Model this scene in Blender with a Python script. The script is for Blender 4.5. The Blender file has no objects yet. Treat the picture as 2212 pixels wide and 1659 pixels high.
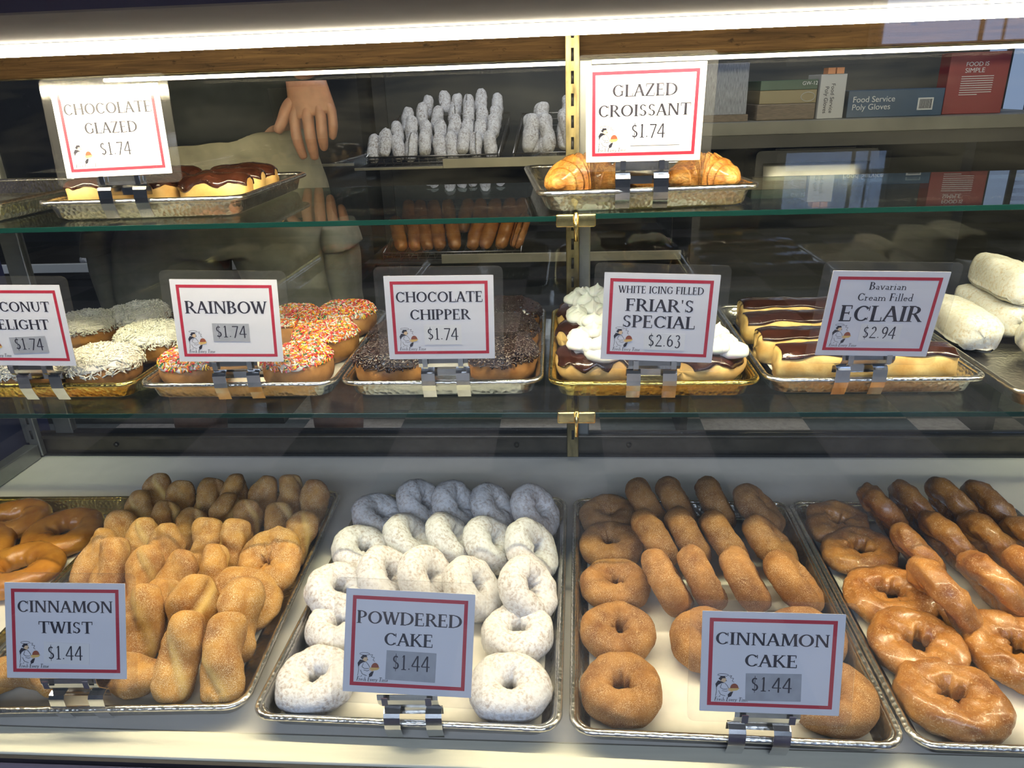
import bpy, bmesh, math, random
from mathutils import Vector, Matrix, Euler, noise
PI = math.pi
SC = bpy.context.scene
COL = SC.collection
rnd = random.Random(7)

# ------------------------------------------------------------------ materials
def nt(name):
    m = bpy.data.materials.new(name); m.use_nodes = True
    t = m.node_tree; t.nodes.clear()
    o = t.nodes.new('ShaderNodeOutputMaterial')
    return m, t, o
def lk(t, a, b): t.links.new(a, b)
def setp(b, **k):
    names = dict(color='Base Color', rough='Roughness', metal='Metallic', coat='Coat Weight', coat_rough='Coat Roughness',
                 sss='Subsurface Weight', emit='Emission Strength', emit_color='Emission Color', spec='Specular IOR Level', sheen='Sheen Weight')
    for n, v in k.items():
        i = b.inputs.get(names[n])
        if i is not None: i.default_value = (*v, 1) if isinstance(v, tuple) and len(v) == 3 else v
def coords(t, scale=(1, 1, 1), jitter=True):
    tc = t.nodes.new('ShaderNodeTexCoord'); mp = t.nodes.new('ShaderNodeMapping')
    mp.inputs['Scale'].default_value = scale
    lk(t, tc.outputs['Object'], mp.inputs['Vector'])
    if jitter:
        oi = t.nodes.new('ShaderNodeObjectInfo'); cm = t.nodes.new('ShaderNodeVectorMath'); cm.operation = 'SCALE'
        cm.inputs[0].default_value = (3.1, 5.3, 7.7); lk(t, oi.outputs['Random'], cm.inputs['Scale'])
        lk(t, cm.outputs[0], mp.inputs['Location'])
    return mp.outputs['Vector']
def noise_ramp(t, vec, scale, stops, detail=3.0, rough=.55, distort=0.0):
    n = t.nodes.new('ShaderNodeTexNoise'); n.inputs['Scale'].default_value = scale
    n.inputs['Detail'].default_value = detail; n.inputs['Roughness'].default_value = rough
    n.inputs['Distortion'].default_value = distort
    lk(t, vec, n.inputs['Vector'])
    r = t.nodes.new('ShaderNodeValToRGB'); e = r.color_ramp.elements
    while len(e) < len(stops): e.new(.5)
    for el, (p, c) in zip(e, stops):
        el.position = p; el.color = (*c, 1) if isinstance(c, tuple) else (c, c, c, 1)
    lk(t, n.outputs['Fac'], r.inputs['Fac'])
    return r.outputs['Color'], n.outputs['Fac']
def bump(t, fac, strength, dist, prev=None):
    b = t.nodes.new('ShaderNodeBump'); b.inputs['Strength'].default_value = strength; b.inputs['Distance'].default_value = dist
    lk(t, fac, b.inputs['Height'])
    if prev is not None: lk(t, prev, b.inputs['Normal'])
    return b.outputs['Normal']
def mixc(t, fac, a, b, mode='MIX'):
    m = t.nodes.new('ShaderNodeMix'); m.data_type = 'RGBA'; m.blend_type = mode
    for s, v in ((m.inputs['Factor'], fac), (m.inputs['A'], a), (m.inputs['B'], b)):
        if hasattr(v, 'node'): lk(t, v, s)
        else: s.default_value = (*v, 1) if isinstance(v, tuple) else v
    return m.outputs['Result']
def mat(name, color, rough=.5, metal=0.0, ns=None, var=.12, bs=0.0, bd=.001, stretch=(1, 1, 1), **k):
    """plain surface with a slow colour variation and an optional bump"""
    m, t, o = nt(name); b = t.nodes.new('ShaderNodeBsdfPrincipled')
    setp(b, color=color, rough=rough, metal=metal, **k)
    if ns:
        v = coords(t, stretch)
        c, f = noise_ramp(t, v, ns, [(.3, tuple(x * (1 - var) for x in color)), (.7, tuple(min(1, x * (1 + var)) for x in color))])
        lk(t, c, b.inputs['Base Color'])
        if bs: lk(t, bump(t, f, bs, bd), b.inputs['Normal'])
    lk(t, b.outputs[0], o.inputs[0]); return m
def emitter(name, color, strength):
    m, t, o = nt(name); e = t.nodes.new('ShaderNodeEmission'); e.inputs[0].default_value = (*color, 1); e.inputs[1].default_value = strength
    lk(t, e.outputs[0], o.inputs[0]); return m
def clear(name, tint=(.95, .98, .97), ior=1.45, rough=0.0, milk=0.0, dust=None, milk_color=(.9, .9, .9)):
    """a clear sheet: light passes straight through, the surface reflects by its Fresnel term; milk/dust add a thin film of smears"""
    m, t, o = nt(name)
    tr = t.nodes.new('ShaderNodeBsdfTransparent'); tr.inputs[0].default_value = (*tint, 1)
    gl = t.nodes.new('ShaderNodeBsdfGlossy'); gl.inputs['Roughness'].default_value = rough
    lw = t.nodes.new('ShaderNodeLayerWeight'); lw.inputs[0].default_value = .5
    pw = t.nodes.new('ShaderNodeMath'); pw.operation = 'POWER'; lk(t, lw.outputs['Facing'], pw.inputs[0]); pw.inputs[1].default_value = 5
    f0 = ((ior - 1) / (ior + 1)) ** 2
    fr = t.nodes.new('ShaderNodeMath'); fr.operation = 'MULTIPLY_ADD'; lk(t, pw.outputs[0], fr.inputs[0]); fr.inputs[1].default_value = 1 - f0; fr.inputs[2].default_value = f0
    mx = t.nodes.new('ShaderNodeMixShader'); lk(t, fr.outputs[0], mx.inputs[0]); lk(t, tr.outputs[0], mx.inputs[1]); lk(t, gl.outputs[0], mx.inputs[2])
    out = mx.outputs[0]
    if milk or dust:
        df = t.nodes.new('ShaderNodeBsdfDiffuse'); df.inputs[0].default_value = (*milk_color, 1)
        m2 = t.nodes.new('ShaderNodeMixShader'); lk(t, out, m2.inputs[1]); lk(t, df.outputs[0], m2.inputs[2])
        if dust:
            sc, st, lo, hi = dust
            v = coords(t, st, False)
            c, f = noise_ramp(t, v, sc, [(.40, lo), (.85, hi)], 3, .65, .4)
            lk(t, c, m2.inputs[0])
        else: m2.inputs[0].default_value = milk
        out = m2.outputs[0]
    lk(t, out, o.inputs[0]); return m

def m_sugar(name, dark, mid, grain, pale=None, grain_amt=(.52, .66)):
    """fried dough rolled in cinnamon sugar: browned crust, then a coat of bright grains about a millimetre across"""
    m, t, o = nt(name); b = t.nodes.new('ShaderNodeBsdfPrincipled'); setp(b, rough=.62, spec=.35)
    v = coords(t)
    c1, f1 = noise_ramp(t, v, 38, [(.3, dark), (.62, mid)], 4)
    if pale:
        at = t.nodes.new('ShaderNodeAttribute'); at.attribute_name = 'pale'
        c1 = mixc(t, at.outputs['Fac'], c1, pale)
    c2, f2 = noise_ramp(t, v, 1250, [(grain_amt[0], 0.0), (grain_amt[1], 1.0)], 1.5, .6)
    c3, f3 = noise_ramp(t, v, 65, [(.32, .15), (.68, 1.0)], 4)
    k = mixc(t, 1.0, c2, c3, 'MULTIPLY')
    c = mixc(t, k, c1, grain)
    lk(t, c, b.inputs['Base Color'])
    lk(t, bump(t, f2, .8, .0011, bump(t, f1, .5, .004)), b.inputs['Normal'])
    lk(t, b.outputs[0], o.inputs[0]); return m
def m_powder(name, white, crust, lo=.40, hi=.60, rough=.9):
    m, t, o = nt(name); b = t.nodes.new('ShaderNodeBsdfPrincipled'); setp(b, rough=rough, spec=.2)
    v = coords(t)
    c1, f1 = noise_ramp(t, v, 230, [(lo - .08, crust), (lo + .05, tuple((a + c) / 2 for a, c in zip(white, crust))), (hi, white)], 6, .62)
    c2, f2 = noise_ramp(t, v, 40, [(.42, 0.0), (.72, .8)], 3)
    c = mixc(t, c2, c1, white)
    lk(t, c, b.inputs['Base Color'])
    lk(t, bump(t, f1, .8, .0016, bump(t, f2, .5, .004)), b.inputs['Normal'])
    lk(t, b.outputs[0], o.inputs[0]); return m
def m_glaze(name, dark, mid, streak, amt=(.60, .72), rough=.22, vscale=70):
    """fried dough under a thin cracked sugar glaze"""
    m, t, o = nt(name); b = t.nodes.new('ShaderNodeBsdfPrincipled'); setp(b, rough=rough, coat=.35, coat_rough=.12)
    v = coords(t)
    c1, f1 = noise_ramp(t, v, 32, [(.3, dark), (.65, mid)], 4)
    c2, f2 = noise_ramp(t, v, 270, [(amt[0], 0.0), (amt[1], 1.0)], 4, .62, 2.2)
    vo = t.nodes.new('ShaderNodeTexVoronoi'); vo.feature = 'DISTANCE_TO_EDGE'; vo.inputs['Scale'].default_value = vscale
    lk(t, v, vo.inputs['Vector'])
    rr = t.nodes.new('ShaderNodeValToRGB'); rr.color_ramp.elements[0].position = .0; rr.color_ramp.elements[0].color = (1, 1, 1, 1)
    rr.color_ramp.elements[1].position = .07; rr.color_ramp.elements[1].color = (0, 0, 0, 1)
    lk(t, vo.outputs['Distance'], rr.inputs['Fac'])
    k = mixc(t, .75, c2, rr.outputs['Color'], 'MULTIPLY'); k2 = mixc(t, .45, c2, k)
    lk(t, mixc(t, k2, c1, streak), b.inputs['Base Color'])
    lk(t, bump(t, f2, .35, .0012, bump(t, f1, .5, .004)), b.inputs['Normal'])
    lk(t, b.outputs[0], o.inputs[0]); return m
def m_dough(name, dark, mid, rough=.5, ns=45):
    m, t, o = nt(name); b = t.nodes.new('ShaderNodeBsdfPrincipled'); setp(b, rough=rough)
    v = coords(t)
    c1, f1 = noise_ramp(t, v, ns, [(.3, dark), (.68, mid)], 5)
    c2, f2 = noise_ramp(t, v, 420, [(.4, 0.0), (.7, 1.0)], 2)
    lk(t, c1, b.inputs['Base Color']); lk(t, bump(t, f2, .25, .0008), b.inputs['Normal'])
    lk(t, b.outputs[0], o.inputs[0]); return m
def m_pan(name, color, rough=.27):
    """hammered aluminium sheet pan"""
    m, t, o = nt(name); b = t.nodes.new('ShaderNodeBsdfPrincipled'); setp(b, color=color, rough=rough, metal=1.0)
    v = coords(t)
    c, f = noise_ramp(t, v, 26, [(.3, tuple(x * .72 for x in color)), (.65, color)], 4)
    lk(t, c, b.inputs['Base Color'])
    vo = t.nodes.new('ShaderNodeTexVoronoi'); vo.inputs['Scale'].default_value = 190; lk(t, v, vo.inputs['Vector'])
    lk(t, bump(t, vo.outputs['Distance'], .38, .0015), b.inputs['Normal'])
    lk(t, b.outputs[0], o.inputs[0]); return m
def m_wood(name, dark, mid, light):
    m, t, o = nt(name); b = t.nodes.new('ShaderNodeBsdfPrincipled'); setp(b, rough=.7, spec=.12)
    v = coords(t, (1.5, 30, 30), False)
    c1, f1 = noise_ramp(t, v, 6, [(.25, dark), (.55, mid), (.8, light)], 6, .6, .6)
    v2 = coords(t, (6, 6, 14), False)
    c2, f2 = noise_ramp(t, v2, 9, [(.60, 0.0), (.70, 1.0)], 5, .7)
    lk(t, mixc(t, c2, c1, dark), b.inputs['Base Color']); lk(t, bump(t, f1, .2, .001), b.inputs['Normal'])
    lk(t, b.outputs[0], o.inputs[0]); return m
def m_tiles(name, a, c, size, ox, oy):
    """square vinyl tiles laid in a checkerboard, fine speckle inside each tile"""
    m, t, o = nt(name); b = t.nodes.new('ShaderNodeBsdfPrincipled'); setp(b, rough=.35)
    tc = t.nodes.new('ShaderNodeTexCoord'); mp = t.nodes.new('ShaderNodeMapping'); lk(t, tc.outputs['Object'], mp.inputs['Vector'])
    mp.inputs['Location'].default_value = (-ox, -oy, .37)
    ch = t.nodes.new('ShaderNodeTexChecker'); ch.inputs['Scale'].default_value = 1 / size
    mp2 = t.nodes.new('ShaderNodeMapping'); mp2.inputs['Scale'].default_value = (1, 1, 0); lk(t, mp.outputs[0], mp2.inputs['Vector'])
    lk(t, mp2.outputs[0], ch.inputs['Vector']); ch.inputs['Color1'].default_value = (*a, 1); ch.inputs['Color2'].default_value = (*c, 1)
    s, f = noise_ramp(t, mp.outputs[0], 60, [(.35, .72), (.62, 1.06)], 5, .7)
    lk(t, mixc(t, 1.0, ch.outputs['Color'], s, 'MULTIPLY'), b.inputs['Base Color'])
    lk(t, b.outputs[0], o.inputs[0]); return m

M = {}
M['pan'] = m_pan('pan_aluminium', (.80, .79, .74))
M['pan_gold'] = m_pan('pan_gold_tone', (.86, .66, .17), .24)
M['pan_dark'] = m_pan('pan_dull', (.58, .57, .52), .34)
M['chrome'] = mat('clip_chrome', (.72, .72, .72), .13, 1.0, 30, .1)
M['brass'] = mat('bracket_brass', (.80, .64, .26), .22, 1.0, 60, .25)
M['paper'] = mat('parchment', (.86, .83, .74), .75, ns=60, var=.05, bs=.15, bd=.002)
M['card'] = mat('card_stock', (.76, .775, .85), .6, ns=20, var=.015)
M['red'] = mat('border_red', (.50, .012, .045), .5)
M['ink'] = mat('ink_black', (.012, .011, .03), .5)
M['flesh'] = mat('emblem_skin', (.80, .58, .36), .6)
M['pie'] = mat('emblem_pie', (.32, .07, .03), .6)
M['crust'] = mat('emblem_crust', (.78, .52, .16), .6)
M['lam'] = clear('laminate', (.97, .97, .97), 1.45, .10, milk=.013)
M['tag_white'] = mat('sticker_white', (.80, .81, .84), .45)
M['tag_grey'] = mat('sticker_grey', (.40, .42, .47), .45, ns=90, var=.10)
M['glass'] = clear('shelf_glass', (.93, .965, .945), 1.5)
M['front_glass'] = clear('front_glass', (.985, .99, .99), 1.5)
M['door_glass'] = clear('door_glass', (.93, .94, .93), 1.5, dust=(5, (.7, 1, 3.5),   .0, .022), milk_color=(.75, .75, .68))
M['edge'] = mat('glass_edge', (.004, .030, .026), .2)
M['deck'] = mat('deck_laminate', (.88, .85, .765), .38, ns=14, var=.05)
M['rail'] = mat('rail_cream', (.90, .885, .73), .42, ns=9, var=.06, stretch=(1, 12, 12))
M['alu'] = mat('door_aluminium', (.33, .34, .33), .38, .75, 18, .12)
M['alu_dark'] = mat('door_track', (.105, .092, .072), .36, .7, 18, .25)
M['brass_post'] = mat('standard_brass', (.27, .225, .115), .38, 1.0, 60, .6, stretch=(1, 1, .3))
M['black'] = mat('black_trim', (.012, .012, .013), .45)
M['navy'] = mat('case_navy', (.055, .06, .12), .9, ns=9, var=.1, spec=.0)
M['header'] = mat('header_grey', (.17, .17, .19), .95, 0, 10, .06, spec=.0)
M['wood'] = m_wood('beam_wood', (.018, .009, .003), (.062, .034, .012), (.11, .064, .022))
M['led'] = emitter('led_tube', (1.0, .86, .57), 255.0)
M['white_metal'] = mat('white_metal', (.7, .7, .68), .4)
M['steel'] = mat('rack_steel', (.34, .31, .23), .45, .4, 14, .15)
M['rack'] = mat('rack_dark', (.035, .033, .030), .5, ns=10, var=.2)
M['ledge'] = mat('ledge_paint', (.15, .145, .125), .5, ns=12, var=.15)
M['wire'] = mat('wire_steel', (.30, .28, .26), .3, .9)
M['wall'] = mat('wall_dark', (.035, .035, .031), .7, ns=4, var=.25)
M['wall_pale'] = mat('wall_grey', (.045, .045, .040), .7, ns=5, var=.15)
M['floor'] = m_tiles('floor_tiles', (.52, .47, .44), (.13, .15, .155), .301, .405, 2.032)
M['choc'] = mat('chocolate_icing', (.040, .0125, .0075), .17, ns=55, var=.5, bs=.3, bd=.003, coat=.6, coat_rough=.06)
M['choc_thin'] = mat('chocolate_glaze', (.045, .014, .007), .18, ns=60, var=.55, bs=.25, bd=.003, coat=.4)
M['icing'] = mat('white_icing', (.86, .82, .74), .35)
M['meringue'] = mat('meringue', (.90, .88, .82), .45, ns=60, var=.03, bs=.2, bd=.002, sss=.15)
M['coco'] = mat('coconut', (.90, .87, .74), .6, ns=200, var=.08)
M['cake'] = m_dough('doughnut_crust', (.27, .105, .022), (.56, .28, .085), .5, 35)
M['bun'] = m_dough('pale_bun', (.60, .33, .085), (.84, .58, .22), .5, 30)
M['choux'] = m_dough('choux_crust', (.66, .36, .08), (.86, .64, .24), .5, 55)
M['jimmy_red'] = mat('jimmy_red', (.72, .035, .04), .35)
M['jimmy_orange'] = mat('jimmy_orange', (.90, .26, .02), .35)
M['jimmy_yellow'] = mat('jimmy_yellow', (.90, .60, .05), .35)
M['jimmy_green'] = mat('jimmy_green', (.02, .20, .07), .35)
M['jimmy_pink'] = mat('jimmy_pink', (.86, .22, .30), .35)
M['jimmy_white'] = mat('jimmy_white', (.90, .87, .80), .35)
M['chip'] = mat('chocolate_jimmy', (.026, .011, .008), .16, coat=.6, coat_rough=.05)
M['sugar'] = m_sugar('cinnamon_sugar_cake', (.20, .070, .013), (.43, .195, .044), (.82, .60, .34), grain_amt=(.53, .63))
M['sugar_dark'] = m_sugar('cinnamon_sugar_browned', (.17, .065, .022), (.33, .15, .05), (.62, .44, .28))
M['twist'] = m_sugar('cinnamon_sugar_twist', (.33, .12, .016), (.62, .305, .055), (.93, .75, .46), (.86, .60, .18), grain_amt=(.50, .60))
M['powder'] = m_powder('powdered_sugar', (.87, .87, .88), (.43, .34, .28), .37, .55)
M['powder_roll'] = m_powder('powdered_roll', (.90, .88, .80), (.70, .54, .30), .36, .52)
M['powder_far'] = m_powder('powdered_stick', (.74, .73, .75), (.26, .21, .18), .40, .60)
M['old'] = m_glaze('old_fashioned_glaze', (.25, .078, .011), (.56, .245, .048), (.88, .66, .40), (.54, .70), .28)
M['ring'] = m_glaze('raised_ring_glaze', (.36, .125, .016), (.55, .235, .035), (.86, .62, .30), (.66, .80), .14, 40)
M['gstick'] = m_glaze('glazed_stick', (.30, .10, .025), (.52, .22, .055), (.78, .52, .24), (.60, .75), .25)
M['croissant'] = None
def m_croissant():
    m, t, o = nt('croissant_crust'); b = t.nodes.new('ShaderNodeBsdfPrincipled'); setp(b, rough=.24, coat=.4, coat_rough=.15)
    v = coords(t, (1, 1, 1))
    c1, f1 = noise_ramp(t, v, 36, [(.28, (.30, .085, .012)), (.5, (.62, .27, .045)), (.72, (.86, .54, .16))], 5, .6, .8)
    v2 = coords(t, (1.2, 3.5, 3.5))
    c2, f2 = noise_ramp(t, v2, 60, [(.35, .55), (.65, 1.15)], 5, .65, 1.5)
    lk(t, mixc(t, 1.0, c1, c2, 'MULTIPLY'), b.inputs['Base Color'])
    lk(t, bump(t, f2, .6, .003), b.inputs['Normal']); lk(t, b.outputs[0], o.inputs[0]); return m
M['croissant'] = m_croissant()
M['skin'] = mat('skin', (.37, .185, .12), .5, ns=60, var=.16, bs=.25, bd=.002, sss=.08)
M['shirt'] = mat('black_cotton', (.012, .014, .014), .85, ns=40, var=.3)
M['khaki'] = mat('khaki_cotton', (.29, .265, .19), .85, ns=26, var=.18, bs=.3, bd=.004)
M['khaki_seam'] = mat('khaki_pocket', (.33, .305, .23), .85, ns=30, var=.15, bs=.3, bd=.004)
M['shoe'] = mat('shoe_dark', (.03, .03, .03), .6)
M['hair'] = mat('hair_grey', (.12, .11, .10), .6)
M['box_blue'] = mat('glove_box_blue', (.020, .055, .115), .5, ns=12, var=.12)
M['box_white'] = mat('box_white', (.38, .38, .40), .5)
M['box_orange'] = mat('box_orange', (.50, .20, .08), .5)
M['box_green'] = mat('box_green', (.035, .075, .050), .5, ns=10, var=.2)
M['box_gold'] = mat('box_gold', (.19, .15, .075), .45)
M['kraft'] = mat('kraft_paper', (.15, .115, .085), .8, ns=80, var=.35, stretch=(1, 1, 12))
M['sheets'] = mat('paper_sheets', (.22, .23, .26), .7, ns=60, var=.45, stretch=(14, 1, 1))
M['print'] = mat('print_white', (.48, .50, .53), .5)
M['red_box'] = mat('red_box', (.20, .020, .022), .5, ns=12, var=.12)
M['stainless'] = mat('stainless', (.62, .61, .56), .42, 1.0, 20, .1)
M['sky_pane'] = emitter('window_daylight', (.50, .66, 1.0), 5.0)
M['slat'] = mat('blind_slat', (.55, .66, .90), .5)

# ------------------------------------------------------------------ mesh helpers
def link(name, me, m=None, parent=None, loc=None, rot=None, smooth=True):
    o = bpy.data.objects.new(name, me); COL.objects.link(o)
    if m is not None and not me.materials:
        for x in (m if isinstance(m, (list, tuple)) else [m]): me.materials.append(M[x])
    if smooth is True:
        for p in me.polygons: p.use_smooth = True
    if parent is not None: o.parent = parent
    if loc is not None: o.location = loc
    if rot is not None: o.rotation_euler = rot
    return o
def tomesh(name, bm, keep=False):
    me = bpy.data.meshes.new(name); bm.to_mesh(me)
    if not keep: bm.free()
    return me
def tag(o, label, cat, group=None, kind=None):
    if label: o['label'] = label
    if cat: o['category'] = cat
    if group: o['group'] = group
    if kind: o['kind'] = kind
    return o
def empty(name, label, cat, loc=(0, 0, 0), rot=(0, 0, 0), group=None):
    o = bpy.data.objects.new(name, None); COL.objects.link(o); o.location = loc; o.rotation_euler = rot
    o.empty_display_size = .02
    return tag(o, label, cat, group)
def struct(o): o['kind'] = 'structure'; return o
def add_box(bm, lo, hi, bev=0.0, seg=2):
    r = bmesh.ops.create_cube(bm, size=1.0); vs = r['verts']
    for v in vs:
        v.co = Vector([(a + b) / 2 + c * (b - a) for a, b, c in zip(lo, hi, v.co)])
    if bev:
        es = list({e for v in vs for e in v.link_edges})
        bmesh.ops.bevel(bm, geom=es, offset=bev, segments=seg, affect='EDGES', profile=.5, clamp_overlap=True)
def box(name, lo, hi, m, parent=None, bev=0.0, seg=2, **k):
    bm = bmesh.new(); add_box(bm, lo, hi, bev, seg)
    return link(name, tomesh(name, bm), m, parent, smooth=bool(bev) and k.pop('smooth', False), **k)
def grid_mesh(name, f, nu, nv, wrap_u=True, wrap_v=True, u0=0., u1=2 * PI, v0=0., v1=2 * PI, weld=0.0, pale=None):
    vs = []; fs = []
    cu = nu if wrap_u else nu + 1; cv = nv if wrap_v else nv + 1
    for i in range(cu):
        for j in range(cv):
            vs.append(f(u0 + (u1 - u0) * i / nu, v0 + (v1 - v0) * j / nv))
    for i in range(nu):
        for j in range(nv):
            a = i * cv + j; b = ((i + 1) % cu) * cv + j; c = ((i + 1) % cu) * cv + (j + 1) % cv; d = i * cv + (j + 1) % cv
            fs.append((a, b, c, d))
    me = bpy.data.meshes.new(name); me.from_pydata(vs, [], fs)
    if pale:
        at = me.attributes.new('pale', 'FLOAT', 'POINT')
        for k, d in enumerate(at.data): d.value = pale(u0 + (u1 - u0) * (k // cv) / nu, v0 + (v1 - v0) * (k % cv) / nv)
    bm = bmesh.new(); bm.from_mesh(me)
    if weld: bmesh.ops.remove_doubles(bm, verts=bm.verts, dist=weld)
    bmesh.ops.recalc_face_normals(bm, faces=bm.faces)
    bm.to_mesh(me); bm.free()
    return me
def sweep_bm(bm, pts, prof, caps=True):
    """pts: list of (centre, x axis, y axis); prof(i) -> list of (a, b) in that frame; one closed tube"""
    rings = []
    for i, (c, ax, ay) in enumerate(pts):
        rings.append([bm.verts.new(c + ax * a + ay * b) for a, b in prof(i)])
    n = len(rings[0])
    for r, s in zip(rings, rings[1:]):
        for j in range(n): bm.faces.new((r[j], r[(j + 1) % n], s[(j + 1) % n], s[j]))
    if caps:
        bm.faces.new(rings[0][::-1]); bm.faces.new(rings[-1])
    return rings
def tube_bm(bm, path, r, n=10, caps=True):
    path = [Vector(p) for p in path]; pts = []
    up = Vector((0, 0, 1))
    for i, p in enumerate(path):
        d = (path[min(i + 1, len(path) - 1)] - path[max(i - 1, 0)]).normalized()
        a = d.cross(up)
        if a.length < 1e-3: a = d.cross(Vector((1, 0, 0)))
        a.normalize(); b = a.cross(d).normalized(); pts.append((p, a, b))
    rr = r if callable(r) else (lambda i: r)
    sweep_bm(bm, pts, lambda i: [(rr(i) * math.cos(2 * PI * k / n), rr(i) * math.sin(2 * PI * k / n)) for k in range(n)], caps)
def rrect(w, d, r, n=6):
    r = min(r, w / 2 - 1e-5, d / 2 - 1e-5); out = []
    for cx, cy, a0 in ((w / 2 - r, d / 2 - r, 0), (-w / 2 + r, d / 2 - r, 90), (-w / 2 + r, -d / 2 + r, 180), (w / 2 - r, -d / 2 + r, 270)):
        for k in range(n + 1):
            a = math.radians(a0 + 90 * k / n); out.append((cx + r * math.cos(a), cy + r * math.sin(a)))
    return out
def nz(x, y, z): return noise.noise(Vector((x, y, z)))
def clone(root, loc, rot, label=None, group=None, scale=None):
    r = root.copy(); COL.objects.link(r); r.location = loc; r.rotation_euler = rot
    if scale: r.scale = scale
    if label: r['label'] = label
    if group: r['group'] = group
    for ch in list(root.children):
        c = ch.copy(); COL.objects.link(c); c.parent = r
        for g in list(ch.children):
            d = g.copy(); COL.objects.link(d); d.parent = c
    return r
ORD = ['first', 'second', 'third', 'fourth', 'fifth', 'sixth', 'seventh', 'eighth', 'ninth', 'tenth', 'eleventh']
def nth(i, n, a='left', b='right'):
    if i == 0: return a + 'most'
    if i == n - 1: return b + 'most'
    return ORD[i] + ' from the ' + a
# ------------------------------------------------------------------ pastry shapes
def ring_surf(R, hole, h, seed, lump=.0022, pw=.86, oval=1.0, crack=0.0, wob=.06):
    rc = (R + hole) / 2; a = (R - hole) / 2; s = seed * 13.7
    def f(u, v, off=0.0):
        cv, sv = math.cos(v), math.sin(v)
        x = a * math.copysign(abs(cv) ** .95, cv); z = h / 2 * math.copysign(abs(sv) ** pw, sv)
        k = 1 + wob * nz(math.cos(u) * .9 + s, math.sin(u) * .9, s)
        ho = 1 + .25 * nz(math.cos(u) * 1.3 + s, math.sin(u) * 1.3, s + 9) * max(0, -cv)
        n = lump * (nz(math.cos(u) * 2.2 + s, math.sin(u) * 2.2 + cv * 1.3, sv * 1.3 + s) + .45 * nz(math.cos(u) * 6 + s, math.sin(u) * 6 + cv * 3, sv * 3))
        if crack and sv > .2:
            n -= crack * max(0, 1 - abs(math.cos(v) + .25 - .35 * nz(math.cos(u) * 2 + s, math.sin(u) * 2, s)) * 6)
        o = off + n
        r = (rc * ho + x) * k + cv * o
        return Vector((r * math.cos(u) * oval, r * math.sin(u), z + sv * o))
    return f
def ring_mesh(name, f, nu=52, nv=26): return grid_mesh(name, f, nu, nv)
def cap_ring(name, f, seed, t=.0016, vo=.60, vi=2.75, drip=.30, nu=64, nv=16):
    """icing over the top of a ring, its edge rolled in against the dough"""
    def g(u, k):
        s = seed * 5.1
        eo = vo - drip * nz(math.cos(u) * 2.6 + s, math.sin(u) * 2.6, s) - .5 * drip * nz(math.cos(u) * 6 + s, math.sin(u) * 6, s)
        ei = vi + .1 * nz(math.cos(u) * 2 + s, math.sin(u) * 2, s + 4)
        e = min(1, max(0, (k - .06) / .88)); v = eo + (ei - eo) * e
        off = -.0012 if k < .03 or k > .97 else t
        return f(u, v, off)
    return grid_mesh(name, g, nu, nv, True, False, 0, 2 * PI, 0, 1)
def loaf_surf(L, W, H, seed, p=3.2, q=2.4, lump=.0022, taper=0.0, flat=.0):
    s = seed * 9.3
    def f(t, v, off=0.0):
        # t -1..1 along the length, v angle round the section
        e = max(0.0, 1 - abs(t) ** p) ** (1 / p)
        e = max(e, 1e-4)
        cv, sv = math.cos(v), math.sin(v)
        y = W / 2 * e * math.copysign(abs(cv) ** (2 / q), cv) * (1 + .05 * nz(t * 1.5 + s, 0, s)) * (1 - taper * t)
        z = H / 2 * e ** .7 * math.copysign(abs(sv) ** (2 / q), sv)
        if sv < 0: z *= 1 - flat
        n = lump * (nz(t * 2.5 + s, cv * 1.2, sv * 1.2 + s) + .5 * nz(t * 7 + s, cv * 3, sv * 3))
        d = Vector((math.copysign(abs(t) ** 6, t) , cv * e, sv * e)); d.normalize()
        return Vector((L / 2 * t, y, z + .004 * nz(t * 1.3 + s, s, 3))) + d * (n + off)
    return f
def loaf_mesh(name, f, nt=34, nv=24):
    def g(a, v): return f(math.sin(a), v)
    return grid_mesh(name, g, nt, nv, False, True, -PI / 2, PI / 2, 0, 2 * PI, weld=2e-4)
def cap_loaf(name, f, seed, t=.0018, lo=.05, drip=.35, nt=40, nv=14):
    s = seed * 4.7
    def g(a, k):
        tt = math.sin(a)
        e0 = lo - drip * nz(tt * 2.3 + s, 0, s) - .18 * drip * nz(tt * 6 + s, 0, s)
        e1 = PI - lo + drip * nz(tt * 2.3 + s, 7, s) + .18 * drip * nz(tt * 6 + s, 5, s)
        v = e0 + (e1 - e0) * min(1, max(0, (k - .05) / .9))
        return f(tt * .98, v, -.001 if k < .03 or k > .97 or abs(tt) > .985 else t)
    return grid_mesh(name, g, nt, nv, False, False, -PI / 2, PI / 2, 0, 1, weld=2e-4)
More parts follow.
